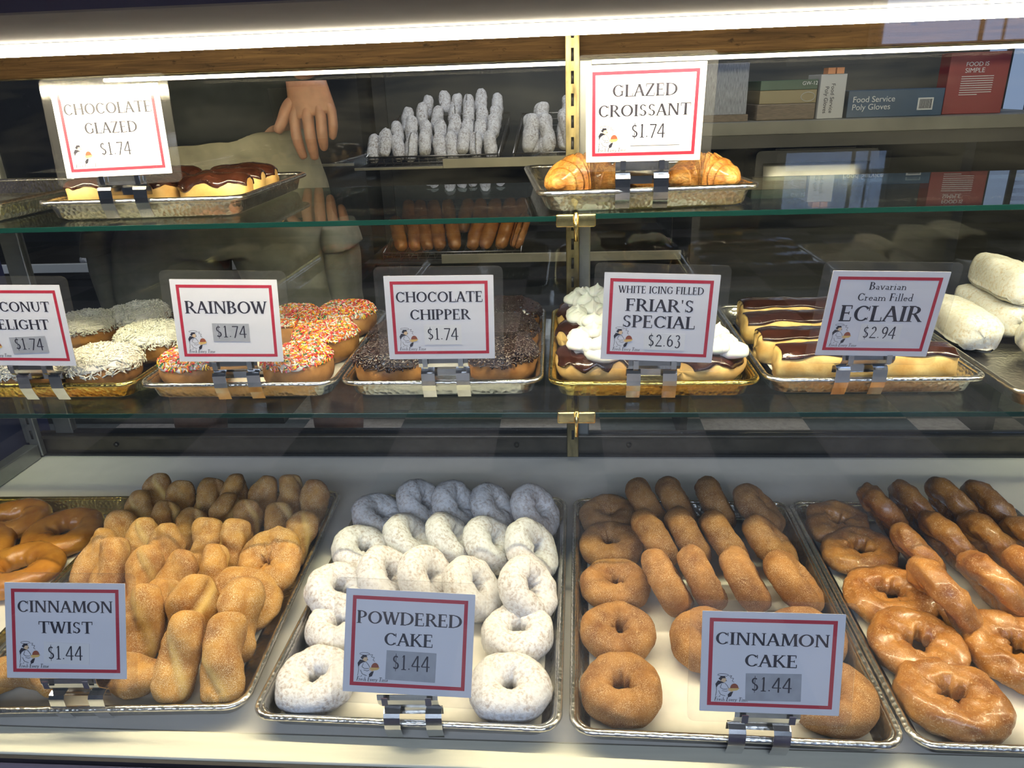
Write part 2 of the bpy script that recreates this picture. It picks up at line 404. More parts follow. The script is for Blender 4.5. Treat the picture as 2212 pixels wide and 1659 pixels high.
def twist_mesh(name, seed, L=.092, w=.0225, turns=.5):
    """two strands of dough wound round each other, closed at both ends, a pale seam where they meet"""
    s = seed * 7.7; rr = random.Random(seed); ph = rr.uniform(0, PI); tw = turns * PI * rr.choice((-1, 1)); lob = rr.uniform(.10, .19); gr = rr.uniform(.14, .24)
    def ang(t, v): return v - ph - tw * t
    def g(a, v):
        t = math.sin(a); e = max(1e-4, (1 - abs(t) ** 3.4) ** (1 / 3.4))
        q = ang(t, v); c = math.cos(2 * q); d = math.sin(q - PI / 2)
        r = w * (1 + lob * c - gr * math.exp(-(d / .22) ** 2) * (math.cos(q - PI / 2) > 0) - .4 * gr * math.exp(-(d / .2) ** 2) * (math.cos(q - PI / 2) <= 0)) * (1 + .16 * nz(t * 1.4 + s, s, 0))
        n = .0022 * (nz(t * 3 + s, math.cos(v) * 1.5, math.sin(v) * 1.5) + .5 * nz(t * 8 + s, math.cos(v) * 4, math.sin(v) * 4))
        r = r * e + n * e
        return Vector((L / 2 * t, r * math.cos(v) + .007 * nz(t * 1.2 + s, 2, s), r * math.sin(v) * .95 + .005 * nz(t * 1.2, s, s)))
    def pale(a, v):
        t = math.sin(a); q = ang(t, v); d = math.sin(q - PI / 2 - .42)
        return .85 * math.exp(-(d / .26) ** 2) * (math.cos(q - PI / 2) > 0) * (1 - t ** 4)
    return grid_mesh(name, g, 40, 36, False, True, -PI / 2, PI / 2, 0, 2 * PI, weld=2e-4, pale=pale)
def croissant_mesh(name, seed, R=.040, span=2.5):
    s = seed * 3.3
    def g(a, v):
        t = math.sin(a); e = max(1e-4, (1 - abs(t) ** 2.2) ** (1 / 2.2))
        th = t * span / 2
        seg = abs(t) * 4.2 + .15 * nz(v, s, 0); step = seg - math.floor(seg)
        r = .034 * e * (.62 + .38 * (1 - abs(t))) * (1 + .13 * (1 - step) * (abs(t) > .08))
        r += .0015 * nz(t * 6 + s, math.cos(v) * 4, math.sin(v) * 4) * e
        cx, cy = R * math.sin(th), R * (math.cos(th) - 1)
        nrm = Vector((math.sin(th), math.cos(th), 0))
        z = r * math.sin(v) * .95
        if z < 0: z *= .72
        return Vector((cx, cy, 0)) + nrm * (r * 1.08 * math.cos(v)) + Vector((0, 0, z))
    return grid_mesh(name, g, 72, 28, False, True, -PI / 2, PI / 2, 0, 2 * PI, weld=2e-4)
def capsule_into(bm, c, d, L, r, mi, n=5):
    d = d.normalized(); a = d.orthogonal().normalized(); b = d.cross(a)
    rings = []
    for s, k in ((-.5, .45), (-.38, 1), (.38, 1), (.5, .45)):
        rings.append([bm.verts.new(c + d * (L * s) + (a * math.cos(2 * PI * j / n) + b * math.sin(2 * PI * j / n)) * r * k) for j in range(n)])
    for p, q in zip(rings, rings[1:]):
        for j in range(n):
            f = bm.faces.new((p[j], p[(j + 1) % n], q[(j + 1) % n], q[j])); f.material_index = mi; f.smooth = True
    for ring in (rings[0][::-1], rings[-1]):
        f = bm.faces.new(ring); f.material_index = mi; f.smooth = True
def scatter(name, f, seed, count, L, r, nm, v0=.12, v1=2.7, lift=.0016, tilt=.35, weights=None):
    rr = random.Random(seed * 31 + 5); bm = bmesh.new()
    for i in range(count):
        u = rr.uniform(0, 2 * PI); v = rr.uniform(v0, v1) if rr.random() < .75 else rr.uniform(v0, PI / 2)
        p = f(u, v, lift); e = 1e-3
        tu = (f(u + e, v, lift) - p).normalized(); tv = (f(u, v + e, lift) - p).normalized(); n = tu.cross(tv)
        if n.z < -.3: n = -n
        n.normalize(); ang = rr.uniform(0, 2 * PI)
        d = tu * math.cos(ang) + tv * math.sin(ang) + n * rr.uniform(-tilt * .3, tilt)
        mi = rr.choices(range(nm), weights)[0] if weights else rr.randrange(nm)
        capsule_into(bm, p + n * rr.uniform(0, .0022), d, L * rr.uniform(.75, 1.15), r * rr.uniform(.85, 1.1), mi)
    return tomesh(name, bm)
def shreds(name, f, seed, count, v0=.0, v1=2.8):
    """short curled slivers of grated coconut"""
    rr = random.Random(seed * 17 + 3); bm = bmesh.new()
    for i in range(count):
        u = rr.uniform(0, 2 * PI); v = rr.uniform(v0, v1)
        p = f(u, v, .0018); e = 1e-3
        tu = (f(u + e, v, .0018) - p).normalized(); tv = (f(u, v + e, .0018) - p).normalized(); n = tu.cross(tv)
        if n.z < -.3: n = -n
        n.normalize(); ang = rr.uniform(0, 2 * PI); d = (tu * math.cos(ang) + tv * math.sin(ang) + n * rr.uniform(-.1, .55)).normalized()
        side = d.cross(n).normalized(); L = rr.uniform(.004, .0095); w = rr.uniform(.0005, .0009); cur = rr.uniform(-.002, .002)
        p = p + n * rr.uniform(0, .003); prev = None
        for k in range(4):
            t = k / 3 - .5; c = p + d * (L * t) + n * (cur * (1 - 4 * t * t)) + side * (cur * t)
            cr = [bm.verts.new(c + side * (w * a) + n * (w * .5 * b)) for a, b in ((-1, -1), (1, -1), (1, 1), (-1, 1))]
            if prev:
                for j in range(4): bm.faces.new((prev[j], prev[(j + 1) % 4], cr[(j + 1) % 4], cr[j]))
            else: bm.faces.new(cr[::-1])
            prev = cr
        bm.faces.new(prev)
    bmesh.ops.recalc_face_normals(bm, faces=bm.faces)
    return tomesh(name, bm)
def kiss_into(bm, c, r, h, seed, lean=(0, 0)):
    """one piped dollop of meringue with a pulled peak"""
    n = 18; rows = [(0, .80), (.10, .98), (.25, 1.05), (.42, 1.0), (.56, .84), (.68, .58), (.78, .30), (.88, .13), (1.0, .03)]
    rings = []
    for k, (z, q) in enumerate(rows):
        rings.append([bm.verts.new(Vector(c) + Vector((lean[0] * z * z + r * q * (1 + .05 * math.sin(5 * a + z * 5 + seed)) * math.cos(a),
                      lean[1] * z * z + r * q * (1 + .05 * math.sin(5 * a + z * 5 + seed)) * math.sin(a), h * z))) for a in [2 * PI * j / n for j in range(n)]])
    for p, q in zip(rings, rings[1:]):
        for j in range(n): bm.faces.new((p[j], p[(j + 1) % n], q[(j + 1) % n], q[j]))
    bm.faces.new(rings[0][::-1]); bm.faces.new(rings[-1])

def spin(rot, a):
    """turn the pastry about its own axis before tilting it"""
    return (Euler(rot).to_matrix() @ Matrix.Rotation(a, 3, 'Z')).to_euler()
def lean_rot(az, el, spin_a=0.0):
    """rotation that points the pastry's axis (its local z) to azimuth az, elevation el (degrees)"""
    n = Vector((math.cos(math.radians(el)) * math.cos(math.radians(az)), math.cos(math.radians(el)) * math.sin(math.radians(az)), math.sin(math.radians(el))))
    q = Vector((0, 0, 1)).rotation_difference(n)
    return (q.to_matrix() @ Matrix.Rotation(spin_a, 3, 'Z')).to_euler()

import numpy as np
from mathutils.bvhtree import BVHTree
REG = []; PANS = []
def rest(o):
    """remember a pastry that rests in a pan, see settle()"""
    REG.append(o)
def settle(rounds=12):
    """let every pastry rest on the floor of its pan, keep it inside the pan walls and ease touching neighbours apart"""
    items = []
    for o in REG:
        me = o.data; n = len(me.vertices); co = np.empty(n * 3); me.vertices.foreach_get('co', co)
        mx = np.array(o.rotation_euler.to_matrix()) * np.array(o.scale)[None, :]
        co = co.reshape(-1, 3) @ mx.T
        p = None
        for q in PANS:
            lx = math.cos(q[3]) * (o.location.x - q[0]) + math.sin(q[3]) * (o.location.y - q[1]); ly = -math.sin(q[3]) * (o.location.x - q[0]) + math.cos(q[3]) * (o.location.y - q[1])
            if -.01 < lx < q[4] + .01 and -.01 < ly < q[5] + .01 and 0 < o.location.z - q[2] < .12: p = q
        if p is None: continue
        up = o.location.z - p[2] > .06 and o.name.startswith('powdered_roll')
        if not up: o.location.z = p[2] + .0037 - co[:, 2].min()
        items.append([o, co, p, Vector(o.location), [tuple(f.vertices) for f in me.polygons], up])
    def keep_in(it):
        o, co, p = it[:3]; c, s = math.cos(p[3]), math.sin(p[3])
        low = co[co[:, 2] + o.location.z < p[2] + .030]
        if not len(low): return
        X = c * low[:, 0] + s * low[:, 1]; Y = -s * low[:, 0] + c * low[:, 1]
        lx = c * (o.location.x - p[0]) + s * (o.location.y - p[1]); ly = -s * (o.location.x - p[0]) + c * (o.location.y - p[1])
        h = low[:, 2] + o.location.z - p[2]; m = .0195 - np.clip(h, 0, .022) / .022 * .0105
        d0 = max(0, (m - (lx + X)).max()); d1 = max(0, ((lx + X) - (p[4] - m)).max()); e0 = max(0, (m - (ly + Y)).max()); e1 = max(0, ((ly + Y) - (p[5] - m)).max())
        dx, dy = d0 - d1, e0 - e1
        o.location.x += c * dx - s * dy; o.location.y += s * dx + c * dy
    for it in items: keep_in(it)
    for r in range(rounds):
        tr = [None] * len(items); hit = 0
        bb = [(it[1].min(0) + np.array(it[0].location), it[1].max(0) + np.array(it[0].location)) for it in items]
        def tree(k):
            if tr[k] is None:
                it = items[k]; tr[k] = BVHTree.FromPolygons([tuple(v) for v in it[1] + np.array(it[0].location)], it[4])
            return tr[k]
        mv = {}
        for i in range(len(items)):
            for j in range(i + 1, len(items)):
                if items[i][2] is not items[j][2] or items[i][5] or items[j][5]: continue
                if (bb[i][0] > bb[j][1]).any() or (bb[j][0] > bb[i][1]).any(): continue
                if tree(i).overlap(tree(j)):
                    hit += 1; d = items[i][0].location - items[j][0].location; d.z = 0
                    d = d.normalized() * .0011
                    mv[i] = mv.get(i, Vector()) + d; mv[j] = mv.get(j, Vector()) - d
        if not hit: break
        for k, d in mv.items():
            o, home = items[k][0], items[k][3]; o.location += d
            off = o.location - home; off.z = 0
            if off.length > .010: o.location -= off * (1 - .010 / off.length)
            keep_in(items[k])
class Kind:
    """a few different shapes of one pastry; put() links a new individual that shares one of the meshes"""
    def __init__(self, name, cat, group, meshes, m):
        self.name, self.cat, self.group, self.m = name, cat, group, m; self.meshes = meshes; self.i = 0
    def put(self, loc, rot, label, scale=None, group=None, pick=None, m=None):
        me = self.meshes[(self.i if pick is None else pick) % len(self.meshes)]; self.i += 1
        if not me.materials: me.materials.append(M[self.m])
        for p in me.polygons: p.use_smooth = True
        o = bpy.data.objects.new(self.name, me); COL.objects.link(o); o.location = loc; o.rotation_euler = rot
        if scale: o.scale = scale if isinstance(scale, tuple) else (scale,) * 3
        if m:
            o.material_slots[0].link = 'OBJECT'; o.material_slots[0].material = M[m]
        rest(o)
        return tag(o, label, self.cat, group or self.group)
# ------------------------------------------------------------------ camera
def camera():
    f, p, r, y, H = 1573.6, .3825, -.0345, -.0787, .6261
    fw = Vector((math.sin(y) * math.cos(p), math.cos(y) * math.cos(p), -math.sin(p)))
    rt = Vector((math.cos(y), -math.sin(y), 0)); up = rt.cross(fw)
    r2 = math.cos(r) * rt + math.sin(r) * up; u2 = -math.sin(r) * rt + math.cos(r) * up
    mw = Matrix.Identity(4)
    for i in range(3):
        mw[i][0], mw[i][1], mw[i][2] = r2[i], u2[i], -fw[i]
    mw[2][3] = H
    cd = bpy.data.cameras.new('camera'); cd.sensor_width = 36; cd.sensor_fit = 'HORIZONTAL'; cd.lens = f * 36 / 2212; cd.clip_start = .02; cd.clip_end = 60
    co = bpy.data.objects.new('camera', cd); COL.objects.link(co); co.matrix_world = mw; SC.camera = co
camera()
SC.view_settings.view_transform = 'Standard'; SC.view_settings.look = 'None'; SC.view_settings.gamma = 1; SC.view_settings.use_curve_mapping = False
SC.view_settings.exposure = 0.0
SC.cycles.transparent_max_bounces = 32
SC.cycles.max_bounces = 5; SC.cycles.diffuse_bounces = 2; SC.cycles.glossy_bounces = 3
SC.cycles.caustics_reflective = False; SC.cycles.caustics_refractive = False
w = bpy.data.worlds.new('world'); SC.world = w; w.use_nodes = True
w.node_tree.nodes['Background'].inputs[0].default_value = (.55, .70, 1.0, 1); w.node_tree.nodes['Background'].inputs[1].default_value = .05
def area(name, loc, target, sx, sy, power, color):
    l = bpy.data.lights.new(name, 'AREA'); l.shape = 'RECTANGLE'; l.size = sx; l.size_y = sy; l.energy = power; l.color = color
    o = bpy.data.objects.new(name, l); COL.objects.link(o); o.location = loc
    o.rotation_euler = (Vector(target) - Vector(loc)).to_track_quat('-Z', 'Y').to_euler(); return o
FZ = -.31
area('shop_window_daylight', (-.3, -2.6, 1.75), (0, .9, .1), 2.6, 1.0, 68, (.68, .79, 1.0))
area('shop_fill_light', (.9, -1.2, 2.05), (.3, .7, .2), 1.2, .6, 6, (.86, .92, 1.0))  # unseen fill light, added to brighten the sign faces from the customer side
area('back_room_lamp', (.1, 1.50, 2.15), (.1, 1.62, 0), 1.6, .12, 24, (.9, .93, 1.0))

# ------------------------------------------------------------------ room
bm = bmesh.new(); add_box(bm, (-4.5, -4.2, FZ - .05), (4.5, 3.45, FZ)); struct(link('floor', tomesh('floor', bm), 'floor', smooth=False))
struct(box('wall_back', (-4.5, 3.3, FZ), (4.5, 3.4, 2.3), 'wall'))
struct(box('wall_left', (-4.6, -4.2, FZ), (-4.5, 3.4, 2.3), 'wall'))
struct(box('wall_right', (4.5, -4.2, FZ), (4.6, 3.4, 2.3), 'wall'))
struct(box('ceiling', (-4.6, -.2, 2.3), (4.6, 3.4, 2.4), 'wall'))

# ------------------------------------------------------------------ display case
XL, XR, YB, PX = -1.03, 1.50, 1.196, .013
case = empty('display_case', 'bakery display case with glass front, wooden rear beam and sliding glass doors', 'display case', (0, .56, 0))
def cbox(name, lo, hi, m, bev=.0, parent=None, **k):
    lo = (lo[0], lo[1] - .56, lo[2]); hi = (hi[0], hi[1] - .56, hi[2])
    return box(name, lo, hi, m, parent or case, bev, **k)
cbox('deck', (XL, .5605, -.03), (XR, YB + .004, -.0004), 'deck')
cbox('front_rail', (XL, .5265, -.03), (XR, .5600, .0012), 'rail', .0015)
cbox('rail_seal', (XL, .5215, -.03), (XR, .5262, -.002), 'black')
cbox('base_panel', (XL, .44, FZ + .005), (XR, .5210, -.004), 'navy', .006)
cbox('plinth', (XL, .53, FZ + .002), (XR, YB + .03, -.032), 'black')
cbox('front_pane', (XL, .507, .0005), (XR, .513, .692), 'front_glass')
cbox('header', (XL, .5235, .6845), (XR, .768, .735), 'header', .004)
cbox('top_trim', (XL, .44, .683), (XR, .5060, .75), 'navy', .004)
cbox('top_seal', (XL, .5135, .6870), (XR, .5230, .735), 'black')
cbox('top_panel', (XL, .51, .7365), (XR, YB + .06, .76), 'black')
cbox('rear_beam', (XL, YB + .004, .6685), (XR, YB + .040, .7355), 'wood', .002)
cbox('beam_trim', (XL, YB - .004, .6668), (XR, YB + .036, .6682), 'brass_post', .001)
cbox('door_track', (XL, YB + .0045, .0), (XR, YB + .040, .0345), 'alu_dark', .0015)
cbox('track_lip', (XL, YB - .003, .0350), (XR, YB + .0055, .0420), 'alu_dark', .0015)
cbox('track_foot', (XL, YB - .004, .0002), (XR, YB + .004, .0045), 'black')
for x in (-.86, -.09, .115, .9):
    bm = bmesh.new(); tube_bm(bm, [(x, YB - .56 + .0044, .021), (x, YB - .56 + .0012, .021)], .0045, 14)
    add_box(bm, (x - .0006, YB - .56 + .0008, .018), (x + .0006, YB - .56 + .0014, .024))
    link('track_screw', tomesh('track_screw', bm), 'alu_dark', case)
# sliding doors: frame stiles with a pane in each
def door(name, x0, x1, y, sl, sr, label=None):
    o = cbox(name, (x0, y, .0350), (x0 + sl, y + .016, .6664), 'alu', .002)
    if label: o['label'] = label
    def kid(n, lo, hi, m, bev=0): return cbox(n, lo, hi, m, bev, o)
    if sr: kid('stile', (x1 - sr, y, .0350), (x1, y + .016, .6664), 'alu', .002)
    kid('bottom_rail', (x0 + sl + .0003, y + .002, .0350), (x1 - sr - .0003, y + .014, .0405), 'black')
    kid('pane', (x0 + sl + .0003, y + .006, .0408), (x1 - sr - .0003, y + .011, .6660), 'door_glass')
    return o
door('sliding_door', -.991, .030, YB + .0225, .036, .012)
door('sliding_door', .0225, 1.35, YB + .006, .020, .03)
# slotted standards that carry the shelf brackets
def standard(x, m, y=YB - .012):
    bm = bmesh.new(); add_box(bm, (x - .0105, y - .56, .004), (x + .0105, y - .56 + .012, .734), .0015)
    o = link('shelf_standard', tomesh('shelf_standard', bm), m, case, smooth=False)
    bm = bmesh.new()
    for k in range(22):
        z = .04 + k * .0312
        add_box(bm, (x - .0022, y - .56 - .0006, z), (x + .0022, y - .56 + .0005, z + .018))
    link('slots', tomesh('slots', bm), 'black', o)
    bm = bmesh.new(); tube_bm(bm, [(x, y - .56 + .0005, .702), (x, y - .56 - .0025, .702)], lambda i: .0055 - .002 * i, 14)
    link('screw', tomesh('screw', bm), 'alu_dark', o)
    return o
standard(PX, 'brass_post'); standard(-1.012, 'alu'); standard(1.36, 'brass_post')
# left end of the case
cbox('side_wall', (XL - .02, .50, -.03), (XL, YB + .06, .76), 'navy')
cbox('side_wall', (XR, .50, -.03), (XR + .02, YB + .06, .76), 'navy')
cbox('side_rail', (XL + .0005, .57, .0004), (XL + .026, YB - .014, .030), 'alu', .002)
cbox('corner_post', (XL + .0005, YB - .010, .031), (XL + .012, YB + .003, .65), 'alu', .001)
# light: a slim tube in a channel under the header's rear edge
led = empty('led_strip_light', 'glowing warm white LED tube along the top of the display case', 'strip light', (0, .755, .6765))
bm = bmesh.new(); tube_bm(bm, [(XL + .01, 0, 0), (XR - .01, 0, 0)], .0041, 10); link('tube', tomesh('tube', bm), 'led', led)
box('channel', (XL + .005, -.002, .0051), (XR - .005, .012, .0075), 'alu', led)

# ------------------------------------------------------------------ glass shelves and brackets
Z2, Z1 = .269, .492       # upper faces
def shelf(label, x0, x1, y0, z):
    o = empty('glass_shelf', label, 'shelf', (x0, y0, z - .006), group='glass shelves of the case')
    bm = bmesh.new(); add_box(bm, (0, 0.0013, 0), (x1 - x0, 1.175 - y0, .006)); link('pane', tomesh('pane', bm), 'glass', o, smooth=False)
    bm = bmesh.new(); add_box(bm, (0, 0, 0), (x1 - x0, .0012, .006), .0004); link('front_edge', tomesh('front_edge', bm), 'edge', o, smooth=False)
    bm = bmesh.new(); add_box(bm, (0, 1.1751 - y0, 0), (x1 - x0, 1.1763 - y0, .006)); link('rear_edge', tomesh('rear_edge', bm), 'glass', o, smooth=False)
Y2, Y1 = .792, .842
shelf('upper glass shelf under the chocolate glazed bars, left of the brass post', XL + .004, PX - .0015, Y1, Z1)
shelf('upper glass shelf under the croissant tray, right of the brass post', PX + .0015, XR - .004, Y1 + .012, Z1)
shelf('lower glass shelf under the coconut, rainbow and chocolate jimmy trays', XL + .004, PX - .0015, Y2, Z2)
shelf('lower glass shelf under the meringue, eclair and white roll trays', PX + .0015, XR - .004, Y2, Z2)
def bracket(label, x, y0, z, clip=True):
    o = empty('shelf_bracket', label, 'bracket', (x, YB - .0128, z - .006), group='brass shelf brackets')
    d = y0 - (YB - .0128)
    bm = bmesh.new(); prof = [(0, -.045), (0, -.0008), (d + .006, -.0008), (d + .006, -.010), (-.03, -.045)]
    v = [[bm.verts.new((s, a - .0002, b)) for a, b in prof] for s in (-.0025, .0025)]
    bm.faces.new(v[0]); bm.faces.new(v[1][::-1])
    for i in range(5): bm.faces.new((v[0][i], v[1][i], v[1][(i + 1) % 5], v[0][(i + 1) % 5]))
    bmesh.ops.recalc_face_normals(bm, faces=bm.faces); link('arm', tomesh('arm', bm), 'brass_post', o, smooth=False)
    if clip:
        for s in (-1, 1):
            bm = bmesh.new(); a, b = sorted((s * .0015, s * .0225))
            add_box(bm, (a, d - .0045, -.0062), (b, d - .0005, .0085), .0018, 3); link('clip_pad', tomesh('clip_pad', bm), 'brass', o)
        bm = bmesh.new(); tube_bm(bm, [(0, d - .0055, -.022), (0, d - .0055, .0105)], .0022, 12); link('clip_pin', tomesh('clip_pin', bm), 'brass', o)
bracket('brass bracket with two pads gripping the edge of the upper glass shelf', PX, Y1, Z1)
bracket('brass bracket with two pads gripping the edge of the lower glass shelf', PX, Y2, Z2)

# ------------------------------------------------------------------ sheet pans
def pan(label, w, d, loc, rz, m='pan', h=.0262, group='aluminium sheet pans'):
    """loc = front left corner of the rim on the ground plane"""
    o = empty('sheet_pan', label, 'baking tray', (loc[0], loc[1], loc[2]), (0, 0, rz), group); PANS.append((*loc, rz, w, d))
    bm = bmesh.new(); pts = []
    for ins, z, r in ((.019, .0, .018), (.0135, .003, .019), (.0085, .0195, .022), (.0075, .0215, .022), (.0055, .0222, .022)):
        pts.append((ins, z, r))
    for ins, z, r in ((.0070, .0232, .022), (.0095, .0212, .021), (.0147, .0045, .018), (.020, .0016, .016)):
        pts.append((ins, z, r))
    rings = []
    for ins, z, r in pts:
        rings.append([bm.verts.new((w / 2 + x, d / 2 + y, z + h - .0262)) for x, y in rrect(w - 2 * ins, d - 2 * ins, r, 6)])
    n = len(rings[0])
    for a, b in zip(rings, rings[1:]):
        for j in range(n): bm.faces.new((a[j], a[(j + 1) % n], b[(j + 1) % n], b[j]))
    bm.faces.new(rings[0][::-1]); bm.faces.new(rings[-1])
    bmesh.ops.recalc_face_normals(bm, faces=bm.faces)
    b = link('pan_body', tomesh('pan_body', bm), m, o)
    bm = bmesh.new(); rings = []
    for k in range(9):   # rolled rim
        a = 2 * PI * k / 9
        ins = .0040 - .0040 * math.cos(a); z = .0226 + .0036 * math.sin(a)
        rings.append([bm.verts.new((w / 2 + x, d / 2 + y, z + h - .0262)) for x, y in rrect(w - 2 * ins, d - 2 * ins, .024 - ins, 7)])
    n = len(rings[0])
    for i in range(9):
        a, c = rings[i], rings[(i + 1) % 9]
        for j in range(n): bm.faces.new((a[j], a[(j + 1) % n], c[(j + 1) % n], c[j]))
    bmesh.ops.recalc_face_normals(bm, faces=bm.faces)
    link('rolled_rim', tomesh('rolled_rim', bm), m, o)
    return o
def liner(label, loc, w, d, rz, seed=1, m='paper', curl=.0):
    s = seed * 3.7
    def f(a, b):
        lift = curl * max(0, abs(a - .5) * 2 - .75) * 4 * max(0, .3 + nz(a * 2 + s, b * 2, s))
        return Vector((w * a, d * b, .0006 + .0005 * (1 + nz(a * 4 + s, b * 4, s)) + lift))
    me = grid_mesh('parchment_sheet', f, 16, 20, False, False, 0, 1, 0, 1)
    bm = bmesh.new(); bm.from_mesh(me); bmesh.ops.solidify(bm, geom=list(bm.faces), thickness=.00025); bm.to_mesh(me); bm.free()
    return tag(link('parchment_sheet', me, m, None, loc, (0, 0, rz)), label, 'baking paper', 'parchment sheets in the trays')
# ------------------------------------------------------------------ lettering
TK, TN = .160, .072          # thick and thin strokes, cap height 1
def V(x, a=0, b=1, w=TK): return ('p', [(x - w / 2, a), (x + w / 2, a), (x + w / 2, b), (x - w / 2, b)])
def Hh(a, b, y, w=TN): return ('p', [(a, y - w / 2), (b, y - w / 2), (b, y + w / 2), (a, y + w / 2)])
def Ln(x0, y0, x1, y1, w): return ('p', [(x0 - w / 2, y0), (x0 + w / 2, y0), (x1 + w / 2, y1), (x1 - w / 2, y1)])
def Sf(x, y, hw=.13):
    hw *= 1.22; u = .058
    return ('p', [(x - hw, y), (x + hw, y), (x + hw, y + u * .6), (x + hw * .55, y + u), (x - hw * .55, y + u), (x - hw, y + u * .6)] if y < .5 else [(x - hw, y - u * .6), (x - hw * .55, y - u), (x + hw * .55, y - u), (x + hw, y - u * .6), (x + hw, y), (x - hw, y)])
def Tk(x, a, b, w=.05): return ('p', [(x - w / 2, a), (x + w / 2, a), (x + w / 2, b), (x - w / 2, b)])
def Ar(cx, cy, rx, ry, a0, a1, wv=TK, wh=TN): return ('a', cx, cy, rx, ry, a0, a1, wv, wh)
